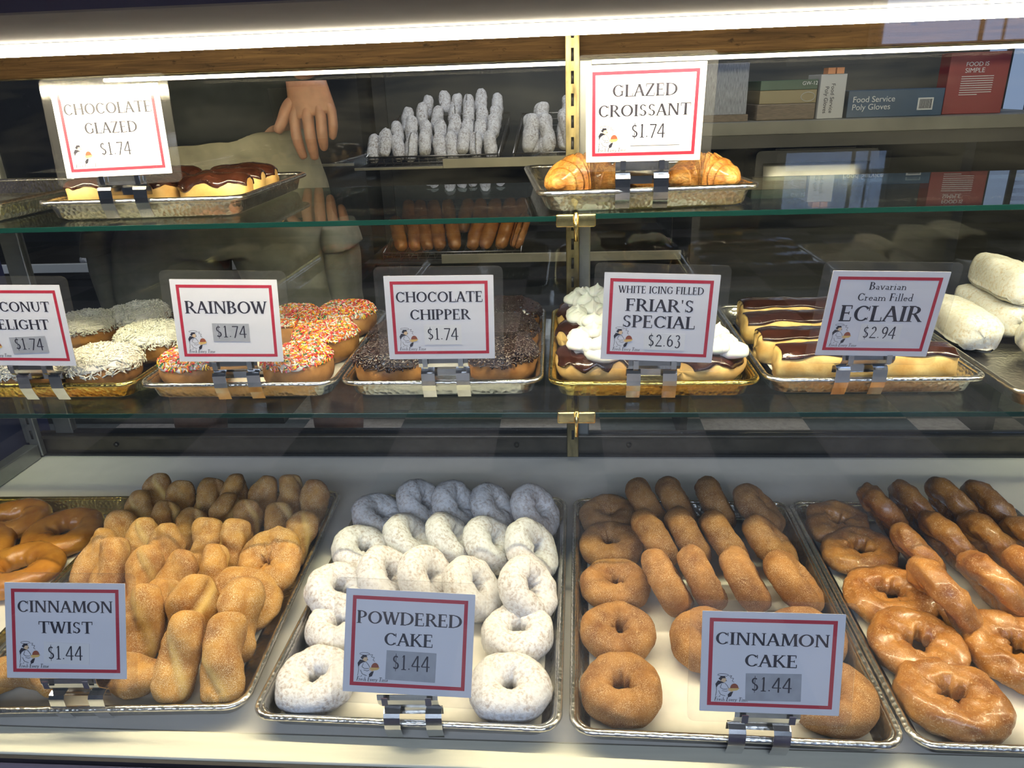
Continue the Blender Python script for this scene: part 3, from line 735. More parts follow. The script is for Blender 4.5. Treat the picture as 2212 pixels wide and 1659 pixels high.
G = {
 'A': (.74, [Ln(.07, 0, .36, 1, TN * 1.3), Ln(.64, 0, .35, 1, TK), Hh(.17, .53, .34), Sf(.07, 0, .10), Sf(.64, 0, .12)]),
 'B': (.66, [V(.14), Hh(.02, .34, .017), Hh(.14, .32, .53), Hh(.02, .32, .983), Ar(.32, .755, .20, .225, -90, 90), Ar(.34, .27, .25, .255, -90, 90)]),
 'C': (.77, [Ar(.41, .5, .35, .495, 42, 318), Tk(.69, .68, .97, .045), Tk(.68, .08, .27, .03)]),
 'D': (.84, [V(.14), Hh(.02, .36, .017), Hh(.02, .36, .983), Ar(.36, .5, .41, .483, -90, 90)]),
 'E': (.63, [V(.14), Hh(.02, .54, .017), Hh(.02, .50, .983), Hh(.14, .42, .52), Tk(.545, .0, .26, .045), Tk(.50, .78, 1, .045), Tk(.42, .42, .62, .04)]),
 'F': (.58, [V(.14), Sf(.14, 0), Hh(.02, .50, .983), Hh(.14, .42, .52), Tk(.50, .76, 1, .045), Tk(.42, .42, .62, .04)]),
 'G': (.82, [Ar(.41, .5, .35, .495, 42, 312), Tk(.69, .70, .97, .045), V(.66, .08, .44, .11), Sf(.66, .43, .12)]),
 'H': (.84, [V(.15), V(.69), Hh(.15, .69, .52), Sf(.15, 0), Sf(.15, 1), Sf(.69, 0), Sf(.69, 1)]),
 'I': (.34, [V(.17), Sf(.17, 0), Sf(.17, 1)]),
 'K': (.76, [V(.15), Sf(.15, 0), Sf(.15, 1), Ln(.22, .46, .58, 1, TN * 1.4), Ln(.66, 0, .30, .56, TK), Sf(.58, 1, .10), Sf(.66, 0, .11)]),
 'L': (.60, [V(.15), Sf(.15, 1), Hh(.03, .54, .017), Tk(.545, 0, .28, .045)]),
 'M': (.96, [Ln(.14, 0, .18, 1, TN * 1.3), Ln(.48, .06, .20, 1, TK), Ln(.48, .06, .76, 1, TN), Ln(.84, 0, .80, 1, TK), Sf(.14, 0, .10), Sf(.84, 0, .12), Sf(.15, 1, .08), Sf(.82, 1, .10)]),
 'N': (.84, [V(.14, w=TN * 1.3), Ln(.69, 0, .17, 1, TK), V(.69, w=TN * 1.3), Sf(.14, 0, .10), Sf(.13, 1, .09), Sf(.69, 1, .10)]),
 'O': (.88, [Ar(.44, .5, .385, .495, 0, 360)]),
 'P': (.64, [V(.15), Sf(.15, 0), Hh(.03, .34, .983), Hh(.15, .34, .47), Ar(.34, .727, .23, .257, -90, 90)]),
 'R': (.74, [V(.15), Sf(.15, 0), Hh(.03, .34, .983), Hh(.15, .34, .50), Ar(.34, .742, .22, .243, -90, 90), Ln(.67, 0, .34, .52, TK), Sf(.67, 0, .08)]),
 'S': (.58, [Ar(.28, .745, .185, .24, 30, 262, .11), Ar(.29, .265, .205, .25, 100, -148, .13), Tk(.46, .74, .96, .04), Tk(.09, .04, .26, .04)]),
 'T': (.74, [V(.37), Sf(.37, 0), Hh(.04, .70, .983), Tk(.06, .74, 1, .045), Tk(.68, .74, 1, .045)]),
 'U': (.80, [V(.16, .3, 1), V(.64, .3, 1, TN * 1.3), Ar(.40, .32, .24, .31, 180, 360, .10), Sf(.16, 1), Sf(.64, 1, .10)]),
 'V': (.74, [Ln(.37, 0, .08, 1, TK), Ln(.38, 0, .64, 1, TN * 1.3), Sf(.08, 1, .11), Sf(.64, 1, .10)]),
 'W': (1.04, [Ln(.32, 0, .09, 1, TK), Ln(.33, 0, .52, 1, TN * 1.2), Ln(.72, 0, .50, 1, TK), Ln(.73, 0, .94, 1, TN * 1.2), Sf(.09, 1, .11), Sf(.50, 1, .09), Sf(.94, 1, .09)]),
 'X': (.74, [Ln(.62, 0, .10, 1, TK), Ln(.10, 0, .60, 1, TN * 1.3), Sf(.1, 0, .1), Sf(.62, 0, .1), Sf(.1, 1, .1), Sf(.6, 1, .1)]),
 'Y': (.70, [V(.35, 0, .5), Ln(.35, .45, .08, 1, TK), Ln(.36, .45, .60, 1, TN * 1.3), Sf(.35, 0), Sf(.08, 1, .1), Sf(.6, 1, .09)]),
 'Z': (.70, [Ln(.10, .02, .54, .98, TK), Hh(.06, .60, .017), Hh(.08, .60, .983), Tk(.61, 0, .26, .045), Tk(.08, .74, 1, .045)]),
 "'": (.22, [('p', [(.08, .70), (.12, .70), (.15, 1), (.05, 1)])]),
 '.': (.26, [('a', .13, .07, .035, .035, 0, 360, .07, .07)]),
 'a': (.50, [V(.36, .05, .40, .095), Ar(.22, .40, .15, .10, 0, 160, .09), Ar(.22, .145, .14, .13, 70, 330, .10), Sf(.40, 0, .07)]),
 'd': (.58, [V(.42, 0, 1, .10), Ar(.26, .265, .20, .255, 50, 310, .10), Sf(.36, 1, .07), Sf(.46, 0, .08)]),
 'e': (.50, [Ar(.25, .26, .195, .25, 0, 320, .10), Hh(.07, .43, .29)]),
 'h': (.60, [V(.13, 0, 1, .10), V(.45, 0, .34, .10), Ar(.29, .32, .16, .20, 0, 170, .08), Sf(.13, 0, .10), Sf(.45, 0, .10), Sf(.09, 1, .07)]),
 'i': (.30, [V(.14, 0, .52, .10), Sf(.14, 0, .10), Sf(.10, .54, .06), ('a', .14, .75, .035, .035, 0, 360, .07, .07)]),
 'l': (.30, [V(.14, 0, 1, .10), Sf(.14, 0, .10), Sf(.10, 1, .06)]),
 'm': (.92, [V(.13, 0, .5, .10), V(.45, 0, .34, .10), V(.77, 0, .34, .10), Ar(.29, .32, .16, .20, 0, 170, .08), Ar(.61, .32, .16, .20, 0, 170, .08), Sf(.13, 0, .10), Sf(.45, 0, .10), Sf(.77, 0, .10), Sf(.09, .54, .06)]),
 'n': (.60, [V(.13, 0, .5, .10), V(.45, 0, .34, .10), Ar(.29, .32, .16, .20, 0, 170, .08), Sf(.13, 0, .10), Sf(.45, 0, .10), Sf(.09, .54, .06)]),
 'r': (.44, [V(.13, 0, .5, .10), Ar(.28, .33, .14, .17, 35, 170, .08), Sf(.13, 0, .12), Sf(.09, .54, .06)]),
 's': (.42, [Ar(.20, .38, .12, .13, 30, 260, .08), Ar(.20, .14, .13, .13, 100, -150, .09)]),
 'v': (.52, [Ln(.26, 0, .08, .52, .10), Ln(.27, 0, .44, .52, TN * 1.3), Sf(.08, .54, .08), Sf(.44, .54, .07)]),
 'y': (.52, [Ln(.26, 0, .08, .52, .10), Ln(.17, -.24, .44, .52, TN * 1.4), Sf(.08, .54, .08), Sf(.44, .54, .07)]),
 '$': (.58, [Ar(.29, .66, .17, .21, 40, 262, .10), Ar(.29, .25, .19, .22, 100, -145, .11), V(.29, -.10, 1.0, .035)]),
 '1': (.44, [V(.23, 0, .92, .10), Sf(.23, 0, .13), Ln(.12, .78, .22, .92, .05)]),
 '2': (.58, [Ar(.27, .66, .18, .24, 165, -28, .11), Ln(.07, .03, .40, .56, .07), Hh(.05, .53, .045, .09)]),
 '3': (.56, [Ar(.25, .70, .17, .20, 150, -80, .10), Ar(.25, .20, .21, .29, 90, -140, .11)]),
 '4': (.62, [V(.41, -.05, .92, .10), Ln(.05, .27, .40, .92, TN * 1.3), Hh(.04, .57, .25, .06)]),
 '6': (.58, [Ar(.29, .29, .21, .28, 0, 360, .11), Ar(.42, .36, .34, .56, 105, 180, .10)]),
 '7': (.56, [Hh(.06, .52, .86, .08), Ln(.20, -.05, .49, .86, .09)]),
 '9': (.58, [Ar(.29, .62, .21, .28, 0, 360, .11), Ar(.16, .55, .34, .60, -75, 0, .10)]),
 ' ': (.34, []),
}
def text_width(s, h): return sum(G[c][0] for c in s) * h
def text_into(bm, s, h, cx, y, shear=0.0, fit=None, d=0.0):
    """serif lettering in the card's plane (x right, z up), centred on cx with its base line at y"""
    wd = text_width(s, h); kx = 1.0
    if fit: kx = fit / wd
    x = cx - wd * kx / 2
    def P(a, b): return bm.verts.new((x + (a + shear * b) * h * kx, -d, y + b * h))
    for c in s:
        adv, pr = G[c]
        for e in pr:
            if e[0] == 'p': bm.faces.new([P(*q) for q in e[1]])
            else:
                _, ax, ay, rx, ry, a0, a1, wv, wh = e; n = max(6, int(abs(a1 - a0) / 18)); prev = None
                for k in range(n + 1):
                    a = math.radians(a0 + (a1 - a0) * k / n); w = (wh + (wv - wh) * abs(math.cos(a)) ** 1.3) / 2
                    ca, sa = math.cos(a), math.sin(a)
                    o, i = P(ax + (rx + w * .35) * ca, ay + (ry + w * .1) * sa) , P(ax + max(0, rx - w * 1.65) * ca, ay + max(0, ry - w * 1.9) * sa)
                    if prev: bm.faces.new((prev[0], o, i, prev[1]))
                    prev = (o, i)
        x += adv * h * kx
def flat(name, bm, m, parent):
    bmesh.ops.recalc_face_normals(bm, faces=bm.faces)
    return link(name, tomesh(name, bm), m, parent, smooth=False)
def poly(bm, pts, ox, oz, s, d): bm.faces.new([bm.verts.new((ox + x * s, -d, oz + y * s)) for x, y in pts])
def stroke(bm, pts, w, ox, oz, s, d):
    for (x0, y0), (x1, y1) in zip(pts, pts[1:]):
        L = math.hypot(x1 - x0, y1 - y0) or 1; nx, ny = -(y1 - y0) / L * w / 2, (x1 - x0) / L * w / 2
        poly(bm, [(x0 + nx, y0 + ny), (x1 + nx, y1 + ny), (x1 - nx, y1 - ny), (x0 - nx, y0 - ny)], ox, oz, s, d)
def ell(cx, cy, rx, ry, a0=0, a1=360, n=18): return [(cx + rx * math.cos(math.radians(a0 + (a1 - a0) * k / n)), cy + ry * math.sin(math.radians(a0 + (a1 - a0) * k / n))) for k in range(n + (abs(a1 - a0) < 360))]
EMB = None
def emblem(parent, ox, oz, s):
    """small printed badge: a robed baker seen from the side who carries a steaming loaf on a tray"""
    global EMB
    if EMB is None:
        A = {}
        bm = bmesh.new()   # flesh: face and hand
        poly(bm, ell(.40, .80, .12, .13), 0, 0, 1, .00060); poly(bm, [(.60, .40), (.80, .33), (.78, .24), (.62, .30)], 0, 0, 1, .00060); A['skin'] = (bm, 'flesh')
        bm = bmesh.new()   # black hood, cape, hem and outline strokes of the robe
        poly(bm, [(.20, .84), (.30, .97), (.46, .96), (.50, .88), (.36, .87), (.30, .76)], 0, 0, 1, .00064)
        poly(bm, [(.08, .60), (.18, .76), (.30, .74), (.46, .66), (.32, .64), (.20, .56), (.12, .42)], 0, 0, 1, .00064)
        poly(bm, [(.60, .12), (.70, .24), (.82, .27), (.74, .04), (.62, .0)], 0, 0, 1, .00064)
        for pts in ([(.12, .52), (.14, .30), (.10, .04)], [(.22, .30), (.30, .12), (.50, .05)], [(.34, .62), (.28, .44), (.40, .36), (.58, .38)], [(.36, .30), (.52, .26), (.60, .30)], [(.46, .66), (.58, .52), (.62, .42)], [(.30, .06), (.24, .0)], [(.50, .80), (.54, .76), (.49, .74)]):
            stroke(bm, pts, .018, 0, 0, 1, .00064)
        stroke(bm, ell(.38, 1.02, .22, .055, 0, 360, 22) + [(.60, 1.02)], .016, 0, 0, 1, .00064)
        stroke(bm, [(.62, .98), (.74, 1.0), (.68, .90), (.82, .88), (.76, .76), (.84, .70)], .015, 0, 0, 1, .00064); A['outline'] = (bm, 'ink')
        bm = bmesh.new(); poly(bm, ell(.86, .42, .17, .22, 0, 180) + [], 0, 0, 1, .00066); A['loaf'] = (bm, 'pie')
        bm = bmesh.new(); poly(bm, [(.62, .42), (1.08, .44), (.98, .33), (.74, .29)], 0, 0, 1, .00067); A['tray'] = (bm, 'crust')
        bm = bmesh.new()
        for i, (k, (b, m)) in enumerate(A.items()):
            me = tomesh(k, b)
            for p in me.polygons: p.material_index = i
            bm.from_mesh(me)
        EMB = tomesh('emblem', bm)
        for k, (b, m) in A.items(): EMB.materials.append(M[m])
    o = bpy.data.objects.new('emblem', EMB); COL.objects.link(o); o.scale = (s, 1, s); o.location = (ox, 0, oz); o.parent = parent
CW, CH, BW, BH = .1265, .1020, .113, .089
def price_sign(label, pose, lines, price, tagm=None, tagbox=None, pricey=.018, priceh=.0158, px=.008, under=False):
    """pose: middle of the border's lower edge, then yaw, tilt back and roll"""
    x, y, z, yaw, tilt, roll = pose
    Rz = Matrix.Rotation(yaw, 3, 'Z'); Rx = Matrix.Rotation(-tilt, 3, 'X'); Ry = Matrix.Rotation(roll, 3, 'Y')
    Rm = Rz @ Rx @ Ry
    o = empty('price_sign', label, 'sign', (x, y, z), Rm.to_euler(), 'laminated price signs')
    def sheet(name, w, h, r, cz, t, yo, m):
        bm = bmesh.new(); pts = rrect(w, h, r, 5)
        a = [bm.verts.new((p, yo - t / 2, cz + q)) for p, q in pts]; b = [bm.verts.new((p, yo + t / 2, cz + q)) for p, q in pts]
        bm.faces.new(a); bm.faces.new(b[::-1]); n = len(pts)
        for j in range(n): bm.faces.new((a[j], b[j], b[(j + 1) % n], a[(j + 1) % n]))
        return flat(name, bm, m, o)
    cz = BH / 2
    cd = sheet('card', CW, CH, .0008, cz, .0006, 0, 'card')
    sheet('laminate', CW + .022, CH + .021, .007, cz, .0022, 0, 'lam')
    bm = bmesh.new(); t = .0036; d = .00042
    for a, b, c, e in ((-BW / 2, BW / 2, 0, t), (-BW / 2, BW / 2, BH - t, BH), (-BW / 2, -BW / 2 + t, t, BH - t), (BW / 2 - t, BW / 2, t, BH - t)):
        bm.faces.new([bm.verts.new(q) for q in ((a, -d, c), (b, -d, c), (b, -d, e), (a, -d, e))])
    flat('border', bm, 'red', cd)
    bm = bmesh.new()
    for s, h, yy, fit in lines: text_into(bm, s, h, 0, yy, 0, fit, .00050)
    if under: bm.faces.new([bm.verts.new(q) for q in ((-.014, -.0005, .0105), (.040, -.0005, .0105), (.040, -.0005, .0110), (-.014, -.0005, .0110))])
    flat('lettering', bm, 'ink', cd)
    dd = .00055
    if tagm:
        w, h, tx, tz, rot = tagbox
        bm = bmesh.new(); pts = [(w * a / 2, h * b / 2) for a, b in ((-1, -1), (1, -1), (1, 1), (-1, 1))]
        ca, sa = math.cos(rot), math.sin(rot)
        q = [(tx + a * ca - b * sa, tz + a * sa + b * ca) for a, b in pts]
        f = [bm.verts.new((a, -.00072, b)) for a, b in q]; g = [bm.verts.new((a, -.00052, b)) for a, b in q]
        bm.faces.new(f); bm.faces.new(g[::-1])
        for j in range(4): bm.faces.new((f[j], g[j], g[(j + 1) % 4], f[(j + 1) % 4]))
        flat('price_tag', bm, tagm, cd); dd = .00082
    bm = bmesh.new(); text_into(bm, price, priceh, px, pricey, 0, .0385, dd); flat('price', bm, 'ink', cd)
    bm = bmesh.new(); text_into(bm, 'Fresh Every Time', .0042, -.0345, .0048, .2, .031, .0005); flat('tagline', bm, 'ink', cd)
    emblem(cd, -.0512, .0090, .0222)
    return o, Rm
def sign_clip(label, pose, Rm, rim):
    """rim = (y, z) of the pan's rim line in front of which the clip's tabs hang"""
    x, y, z, yaw, tilt, roll = pose
    bot = Vector((x, y, z)) + Rm @ Vector((0, .0022, -(CH - BH) / 2 - .0105 + .004))
    o = empty('sign_clip', label, 'clip', (bot.x, rim[0], rim[1]), (0, 0, yaw * .6), 'chrome sign clips')
    B = (Matrix.Rotation(-yaw * .6, 3, 'Z') @ (bot - Vector((bot.x, rim[0], rim[1]))))
    def strip(name, path, x0, x1, t=.0007):
        bm = bmesh.new(); prev = None; path = [Vector((0, a, b)) for a, b in path]
        for i, p in enumerate(path):
            dv = (path[min(i + 1, len(path) - 1)] - path[max(i - 1, 0)]).normalized(); n = Vector((0, -dv.z, dv.y)) * t / 2
            c = [bm.verts.new((xx, q.y, q.z)) for q, xx in ((p - n, x0), (p - n, x1), (p + n, x1), (p + n, x0))]
            if prev:
                for j in range(4): bm.faces.new((prev[j], prev[(j + 1) % 4], c[(j + 1) % 4], c[j]))
            else: bm.faces.new(c[::-1])
            prev = c
        bm.faces.new(prev); return flat(name, bm, 'chrome', o)
    top = max(B.z, .018)
    strip('plate', [(.0065, .003), (.0062, .012), (B.y * .8, top * .8), (B.y, top), (B.y + .0005, top + .006)], -.030, .030)
    for s in (-1, 1):
        xx = s * .0215
        strip('tab', [(.0055, .0148), (.001, .0152), (-.0045, .0138), (-.0066, .0105), (-.0066, .001), (-.0064, -.005), (-.0035, -.013), (.0012, -.0235)], xx - .0083, xx + .0083)
        strip('prong', [(B.y - .0005, top - .006), (B.y - .0042, top - .003), (B.y - .0048, top + .007)], xx - .003, xx + .003)
    return o
def lettering(name, s, size, parent, loc, m='print', rot=(PI / 2, 0, 0), ext=.0002):
    cu = bpy.data.curves.new(name, 'FONT'); cu.body = s; cu.size = size; cu.extrude = ext; t = bpy.data.objects.new(name, cu); COL.objects.link(t)
    me = bpy.data.meshes.new_from_object(t.evaluated_get(bpy.context.evaluated_depsgraph_get())); bpy.data.objects.remove(t); bpy.data.curves.remove(cu)
    o = link(name, me, None, parent, loc, rot, False); me.materials.clear(); me.materials.append(M[m]); return o
# ------------------------------------------------------------------ the person behind the case
def skin_mesh(verts, edges, radii, sub=2):
    me = bpy.data.meshes.new('tmp'); me.from_pydata([Vector(v) for v in verts], edges, []); o = bpy.data.objects.new('tmp', me); COL.objects.link(o)
    md_ = o.modifiers.new('skin', 'SKIN'); md_.use_smooth_shade = True
    for i, r in enumerate(radii):
        sv = me.skin_vertices[0].data[i]; sv.radius = r if isinstance(r, tuple) else (r, r); sv.use_root = i == 0
    s = o.modifiers.new('sub', 'SUBSURF'); s.levels = sub; s.render_levels = sub
    out = bpy.data.meshes.new_from_object(o.evaluated_get(bpy.context.evaluated_depsgraph_get()))
    bpy.data.objects.remove(o); bpy.data.meshes.remove(me); return out
def union(name, meshes, vox, smooth_it=6):
    bm = bmesh.new()
    for m in meshes: bm.from_mesh(m)
    me = bpy.data.meshes.new('tmp'); bm.to_mesh(me); bm.free()
    if not vox: me.name = name; return me
    o = bpy.data.objects.new('tmp', me); COL.objects.link(o)
    r = o.modifiers.new('r', 'REMESH'); r.mode = 'VOXEL'; r.voxel_size = vox
    s = o.modifiers.new('s', 'SMOOTH'); s.factor = .5; s.iterations = smooth_it
    out = bpy.data.meshes.new_from_object(o.evaluated_get(bpy.context.evaluated_depsgraph_get())); out.name = name
    bpy.data.objects.remove(o); return out
def loft(secs, n=28, closed=True):
    """secs: (cx, cy, z, half width, half depth)"""
    bm = bmesh.new(); rings = []
    for cx, cy, z, a, b in secs:
        rings.append([bm.verts.new((cx + a * math.copysign(abs(math.cos(t)) ** .85, math.cos(t)), cy + b * math.copysign(abs(math.sin(t)) ** .85, math.sin(t)), z)) for t in [2 * PI * k / n for k in range(n)]])
    for p, q in zip(rings, rings[1:]):
        for j in range(n): bm.faces.new((p[j], p[(j + 1) % n], q[(j + 1) % n], q[j]))
    bm.faces.new(rings[0][::-1]); bm.faces.new(rings[-1]); bmesh.ops.recalc_face_normals(bm, faces=bm.faces)
    return tomesh('loft', bm)
def hand(pts):
    """palm and five separate tapering fingers; pts: wrist, knuckles, mid joints, tips in world space"""
    ms = []
    wl, wr = Vector(pts['wl']), Vector(pts['wr']); ks = [Vector(p[0]) for p in pts['f']]
    wc = (wl + wr) / 2
    v = [wc + (wc - sum(ks, Vector()) / 4) * .55, wc]; e = [(0, 1)]; r = [(.026, .021), (.026, .019)]
    ms.append(skin_mesh(v, e, r))
    # palm: a flattened loft between wrist and knuckle line
    bm = bmesh.new(); rings = []; n = 20
    for t, th in ((0, .018), (.25, .0165), (.5, .0155), (.75, .014), (.95, .0125), (1.08, .010)):
        a = wl.lerp(ks[0] + (ks[0] - ks[3]) * .12, t); b = wr.lerp(ks[3] + (ks[3] - ks[0]) * .12, t); c = (a + b) / 2; ax = (b - a) / 2; ay = Vector((0, -1, 0))
        rings.append([bm.verts.new(c + ax * math.cos(q) + ay * (th * math.sin(q))) for q in [2 * PI * k / n for k in range(n)]])
    for p, q in zip(rings, rings[1:]):
        for j in range(n): bm.faces.new((p[j], p[(j + 1) % n], q[(j + 1) % n], q[j]))
    bm.faces.new(rings[0][::-1]); bm.faces.new(rings[-1]); bmesh.ops.recalc_face_normals(bm, faces=bm.faces); ms.append(tomesh('palm', bm))
    for (k, m, t), rad in zip([tuple(Vector(q) for q in p) for p in pts['f']], (.0108, .0112, .0106, .0094)):
        root = k + (wc - k) * .35; d = m.lerp(t, .5)
        ms.append(skin_mesh([root, k, k.lerp(m, .5), m, d, t], [(i, i + 1) for i in range(5)], [rad, rad * 1.12, rad * .96, rad * 1.04, rad * .92, rad * .72]))
    b, m, t = [Vector(q) for q in pts['th']]
    ms.append(skin_mesh([b + (wc - b) * .3 + Vector((.008, 0, 0)), b, m, m.lerp(t, .5), t], [(i, i + 1) for i in range(4)], [.016, .0150, .0110, .0108, .0075]))
    return ms
HY = 1.42
LH = dict(wl=(-.510, HY, .655), wr=(-.434, HY, .655), f=[((-.4985, HY - .012, .594), (-.4975, HY - .018, .556), (-.491, HY - .008, .518)), ((-.4725, HY - .014, .596), (-.470, HY - .021, .556), (-.4705, HY - .008, .516)),
      ((-.4475, HY - .012, .600), (-.448, HY - .018, .563), (-.4515, HY - .006, .531)), ((-.4285, HY - .006, .604), (-.4275, HY - .010, .576), (-.4355, HY, .551))], th=((-.510, HY - .004, .612), (-.5235, HY - .014, .584), (-.5345, HY - .018, .566)))
mir = lambda p: (-1.32 - p[0], 3.10 - p[1], p[2])
RH = dict(wl=mir(LH['wr']), wr=mir(LH['wl']), f=[tuple(mir(q) for q in p) for p in LH['f'][::-1]], th=tuple(mir(q) for q in LH['th']))
BX, BY = -.70, 1.53
legs = [loft([(cx + dx, BY - dy, z, a, b) for dx, dy, z, a, b in ((0, .0, -.285, .036, .05), (0, 0, -.20, .040, .046), (0, 0, -.08, .056, .062), (0, -.01, .02, .060, .064), (0, .01, .13, .058, .062), (sx * .1, .01, .28, .078, .085), (sx * .2, 0, .46, .09, .10))]) for cx, sx in ((-.868, .5), (-.532, -.5))]
feet = [loft([(cx, BY - .01, -.305, .042, .10), (cx, BY - .01, -.28, .042, .10), (cx, BY + .01, -.25, .036, .06)]) for cx in (-.868, -.532)]
torso = loft([(BX, BY, .40, .17, .11), (BX, BY, .52, .175, .115), (BX, BY, .68, .165, .11), (BX, BY, .85, .185, .115), (BX, BY, 1.0, .20, .11), (BX, BY, 1.08, .17, .085), (BX, BY, 1.12, .07, .06), (BX, BY, 1.20, .058, .06)])
head = loft([(BX, BY, 1.16, .05, .055), (BX, BY - .02, 1.20, .055, .075), (BX, BY - .015, 1.25, .070, .09), (BX, BY, 1.31, .077, .098), (BX, BY, 1.37, .076, .098), (BX, BY, 1.42, .06, .08), (BX, BY, 1.445, .03, .04)])
nose = loft([(BX, BY - .10, 1.262, .016, .014), (BX, BY - .098, 1.29, .010, .012), (BX, BY - .092, 1.315, .007, .008)], 12)
ears = [loft([(BX + s * .078, BY + .005, 1.265, .008, .016), (BX + s * .082, BY + .005, 1.29, .010, .022), (BX + s * .080, BY + .005, 1.315, .008, .018)], 12) for s in (-1, 1)]
arms = [skin_mesh([(BX + s * .17, BY, 1.03), (BX + s * .235, BY + .02, .93), (BX + s * .262, BY + .02, .82), (BX + s * .245, BY - .05 * s, .73), (w_, hy, .668)], [(0, 1), (1, 2), (2, 3), (3, 4)], [.055, .048, .042, .040, .029]) for s, w_, hy in ((1, -.472, HY + .004), (-1, -.848, 3.10 - HY - .004))]
body = union('person', [torso, head, nose, *ears, *legs, *feet, *arms], .006, 8)
body = union('person', [body, *hand(LH), *hand(RH)], 0)
per = link('person', body, 'skin', None); tag(per, 'person in a black shirt and khaki cargo shorts behind the glass doors, one hand hanging', 'person')
def clothes(name, meshes, m, vox=.006, fold=.006, fs=14, it=10):
    me = union(name, meshes, vox, it)
    nrm = [v.normal.copy() for v in me.vertices]
    for v, vn in zip(me.vertices, nrm):
        c = v.co.copy(); n = nz(c.x * fs, c.y * fs * .6, c.z * fs * .55) + .5 * nz(c.x * fs * 2.3, c.y * fs, c.z * fs * 1.6)
        v.co = c + vn * (fold * n)
    return link(name, me, m, per)
shorts = clothes('cargo_shorts', [loft([(BX, BY, .33, .205, .125), (BX, BY, .45, .205, .128), (BX, BY, .53, .190, .125), (BX, BY, .568, .184, .122)]),
    loft([(-.868, BY, .165, .118, .108), (-.866, BY, .25, .120, .112), (-.84, BY, .36, .122, .118), (-.80, BY, .44, .10, .11)]),
    loft([(-.560, BY, .165, .112, .108), (-.570, BY, .25, .116, .112), (-.595, BY, .36, .118, .118), (-.62, BY, .44, .10, .11)])], 'khaki')
for cx, s in ((-.470, 1), (-.975, -1)):
    p = loft([(cx, BY - .02, .205, .022, .075), (cx, BY - .02, .30, .030, .085), (cx, BY - .02, .36, .026, .082)], 20)
    q = link('cargo_pocket', union('cargo_pocket', [p], .006, 6), 'khaki_seam', shorts)
    fl = loft([(cx + s * .004, BY - .022, .335, .034, .092), (cx + s * .002, BY - .022, .352, .032, .091), (cx, BY - .02, .385, .024, .084)], 20)
    link('pocket_flap', union('pocket_flap', [fl], .006, 4), 'khaki_seam', shorts)
shirt = clothes('black_shirt', [loft([(BX - .04, BY - .01, .550, .185, .132), (BX - .02, BY - .005, .60, .19, .130), (BX, BY, .72, .195, .128), (BX, BY, .86, .205, .132), (BX, BY, 1.0, .215, .126), (BX, BY, 1.08, .18, .10), (BX, BY, 1.115, .085, .078)]),
    *[skin_mesh([(BX + s * .16, BY, 1.03), (BX + s * .235, BY + .02, .94), (BX + s * .262, BY + .02, .84), (BX + s * .258, BY - .02, .78)], [(0, 1), (1, 2), (2, 3)], [.072, .066, .062, .060]) for s in (1, -1)],
    loft([(-.60, BY - .05, .592, .085, .055), (-.585, BY - .04, .64, .10, .07), (-.57, BY - .02, .72, .10, .09)])], 'shirt', .007, .005, 12)
hair = loft([(BX, BY + .02, 1.30, .080, .085), (BX, BY + .012, 1.37, .082, .094), (BX, BY + .006, 1.425, .066, .085), (BX, BY + .004, 1.455, .034, .046)]); link('hair', union('hair', [hair], .008, 4), 'hair', per)
for cx in (-.868, -.532): link('shoe', union('shoe', [loft([(cx, BY - .02, FZ + .001, .050, .135), (cx, BY - .02, -.275, .050, .13), (cx, BY + .01, -.235, .044, .075)])], .006, 5), 'shoe', per)
for s in (-1, 1):
    bm = bmesh.new(); bmesh.ops.create_uvsphere(bm, u_segments=14, v_segments=10, radius=.0115); link('eye', tomesh('eye', bm), 'print', per, (BX + s * .03, BY - .094, 1.315))
bm = bmesh.new(); tube_bm(bm, [(BX - .024, BY - .098, 1.232), (BX - .012, BY - .1025, 1.230), (BX + .012, BY - .1025, 1.230), (BX + .024, BY - .098, 1.232)], .0042, 8); link('mouth', tomesh('mouth', bm), 'skin', per)
# ------------------------------------------------------------------ measured positions (metres, x right, y into the case)
POW_LEAN=[[(-0.2764,0.9257),(-0.2221,0.9435),(-0.1651,0.9403),(-0.1085,0.9424),(-0.0429,0.9354)],[(-0.2832,0.8357),(-0.2203,0.8526),(-0.1616,0.8537),(-0.1041,0.8502),(-0.0445,0.8338)],[(-0.283,0.7501),(-0.2375,0.7762),(-0.1784,0.7736),(-0.1181,0.754),(-0.0421,0.743)]]
POW_FLAT=[(-0.2848,0.7017),(-0.0553,0.696),(-0.2782,0.6121),(-0.0609,0.6066)]
CIN_FLAT=[(0.0535,0.9688),(0.0531,0.8762),(0.0566,0.791),(0.0593,0.7041),(0.0592,0.6126),(0.1664,0.6961),(0.2908,0.7005),(0.2871,0.6093)]
CIN_LEAN=[[(0.1108,0.945),(0.1629,0.9483),(0.2211,0.9491),(0.2829,0.9385)],[(0.1135,0.8677),(0.1634,0.8708),(0.2161,0.8695),(0.2791,0.8574)],[(0.1176,0.7748),(0.1696,0.7741),(0.2241,0.7773),(0.2832,0.7768)]]
OLD_FLAT=[(0.392,0.9572),(0.3961,0.8666),(0.4003,0.7691),(0.4029,0.6871),(0.4996,0.6886),(0.3992,0.6045)]
OLD_LEAN=[[(0.4533,0.9297),(0.5039,0.9555),(0.5576,0.9511),(0.6106,0.9469)],[(0.4506,0.8415),(0.5118,0.8618),(0.5648,0.8542),(0.6206,0.8659)],[(0.446,0.7466),(0.5164,0.7677),(0.5719,0.7744)]]
GLZ=[(-0.872,0.9446),(-0.7607,0.8907),(-0.7763,0.8184),(-0.8718,0.8644),(-0.6818,0.7143)]
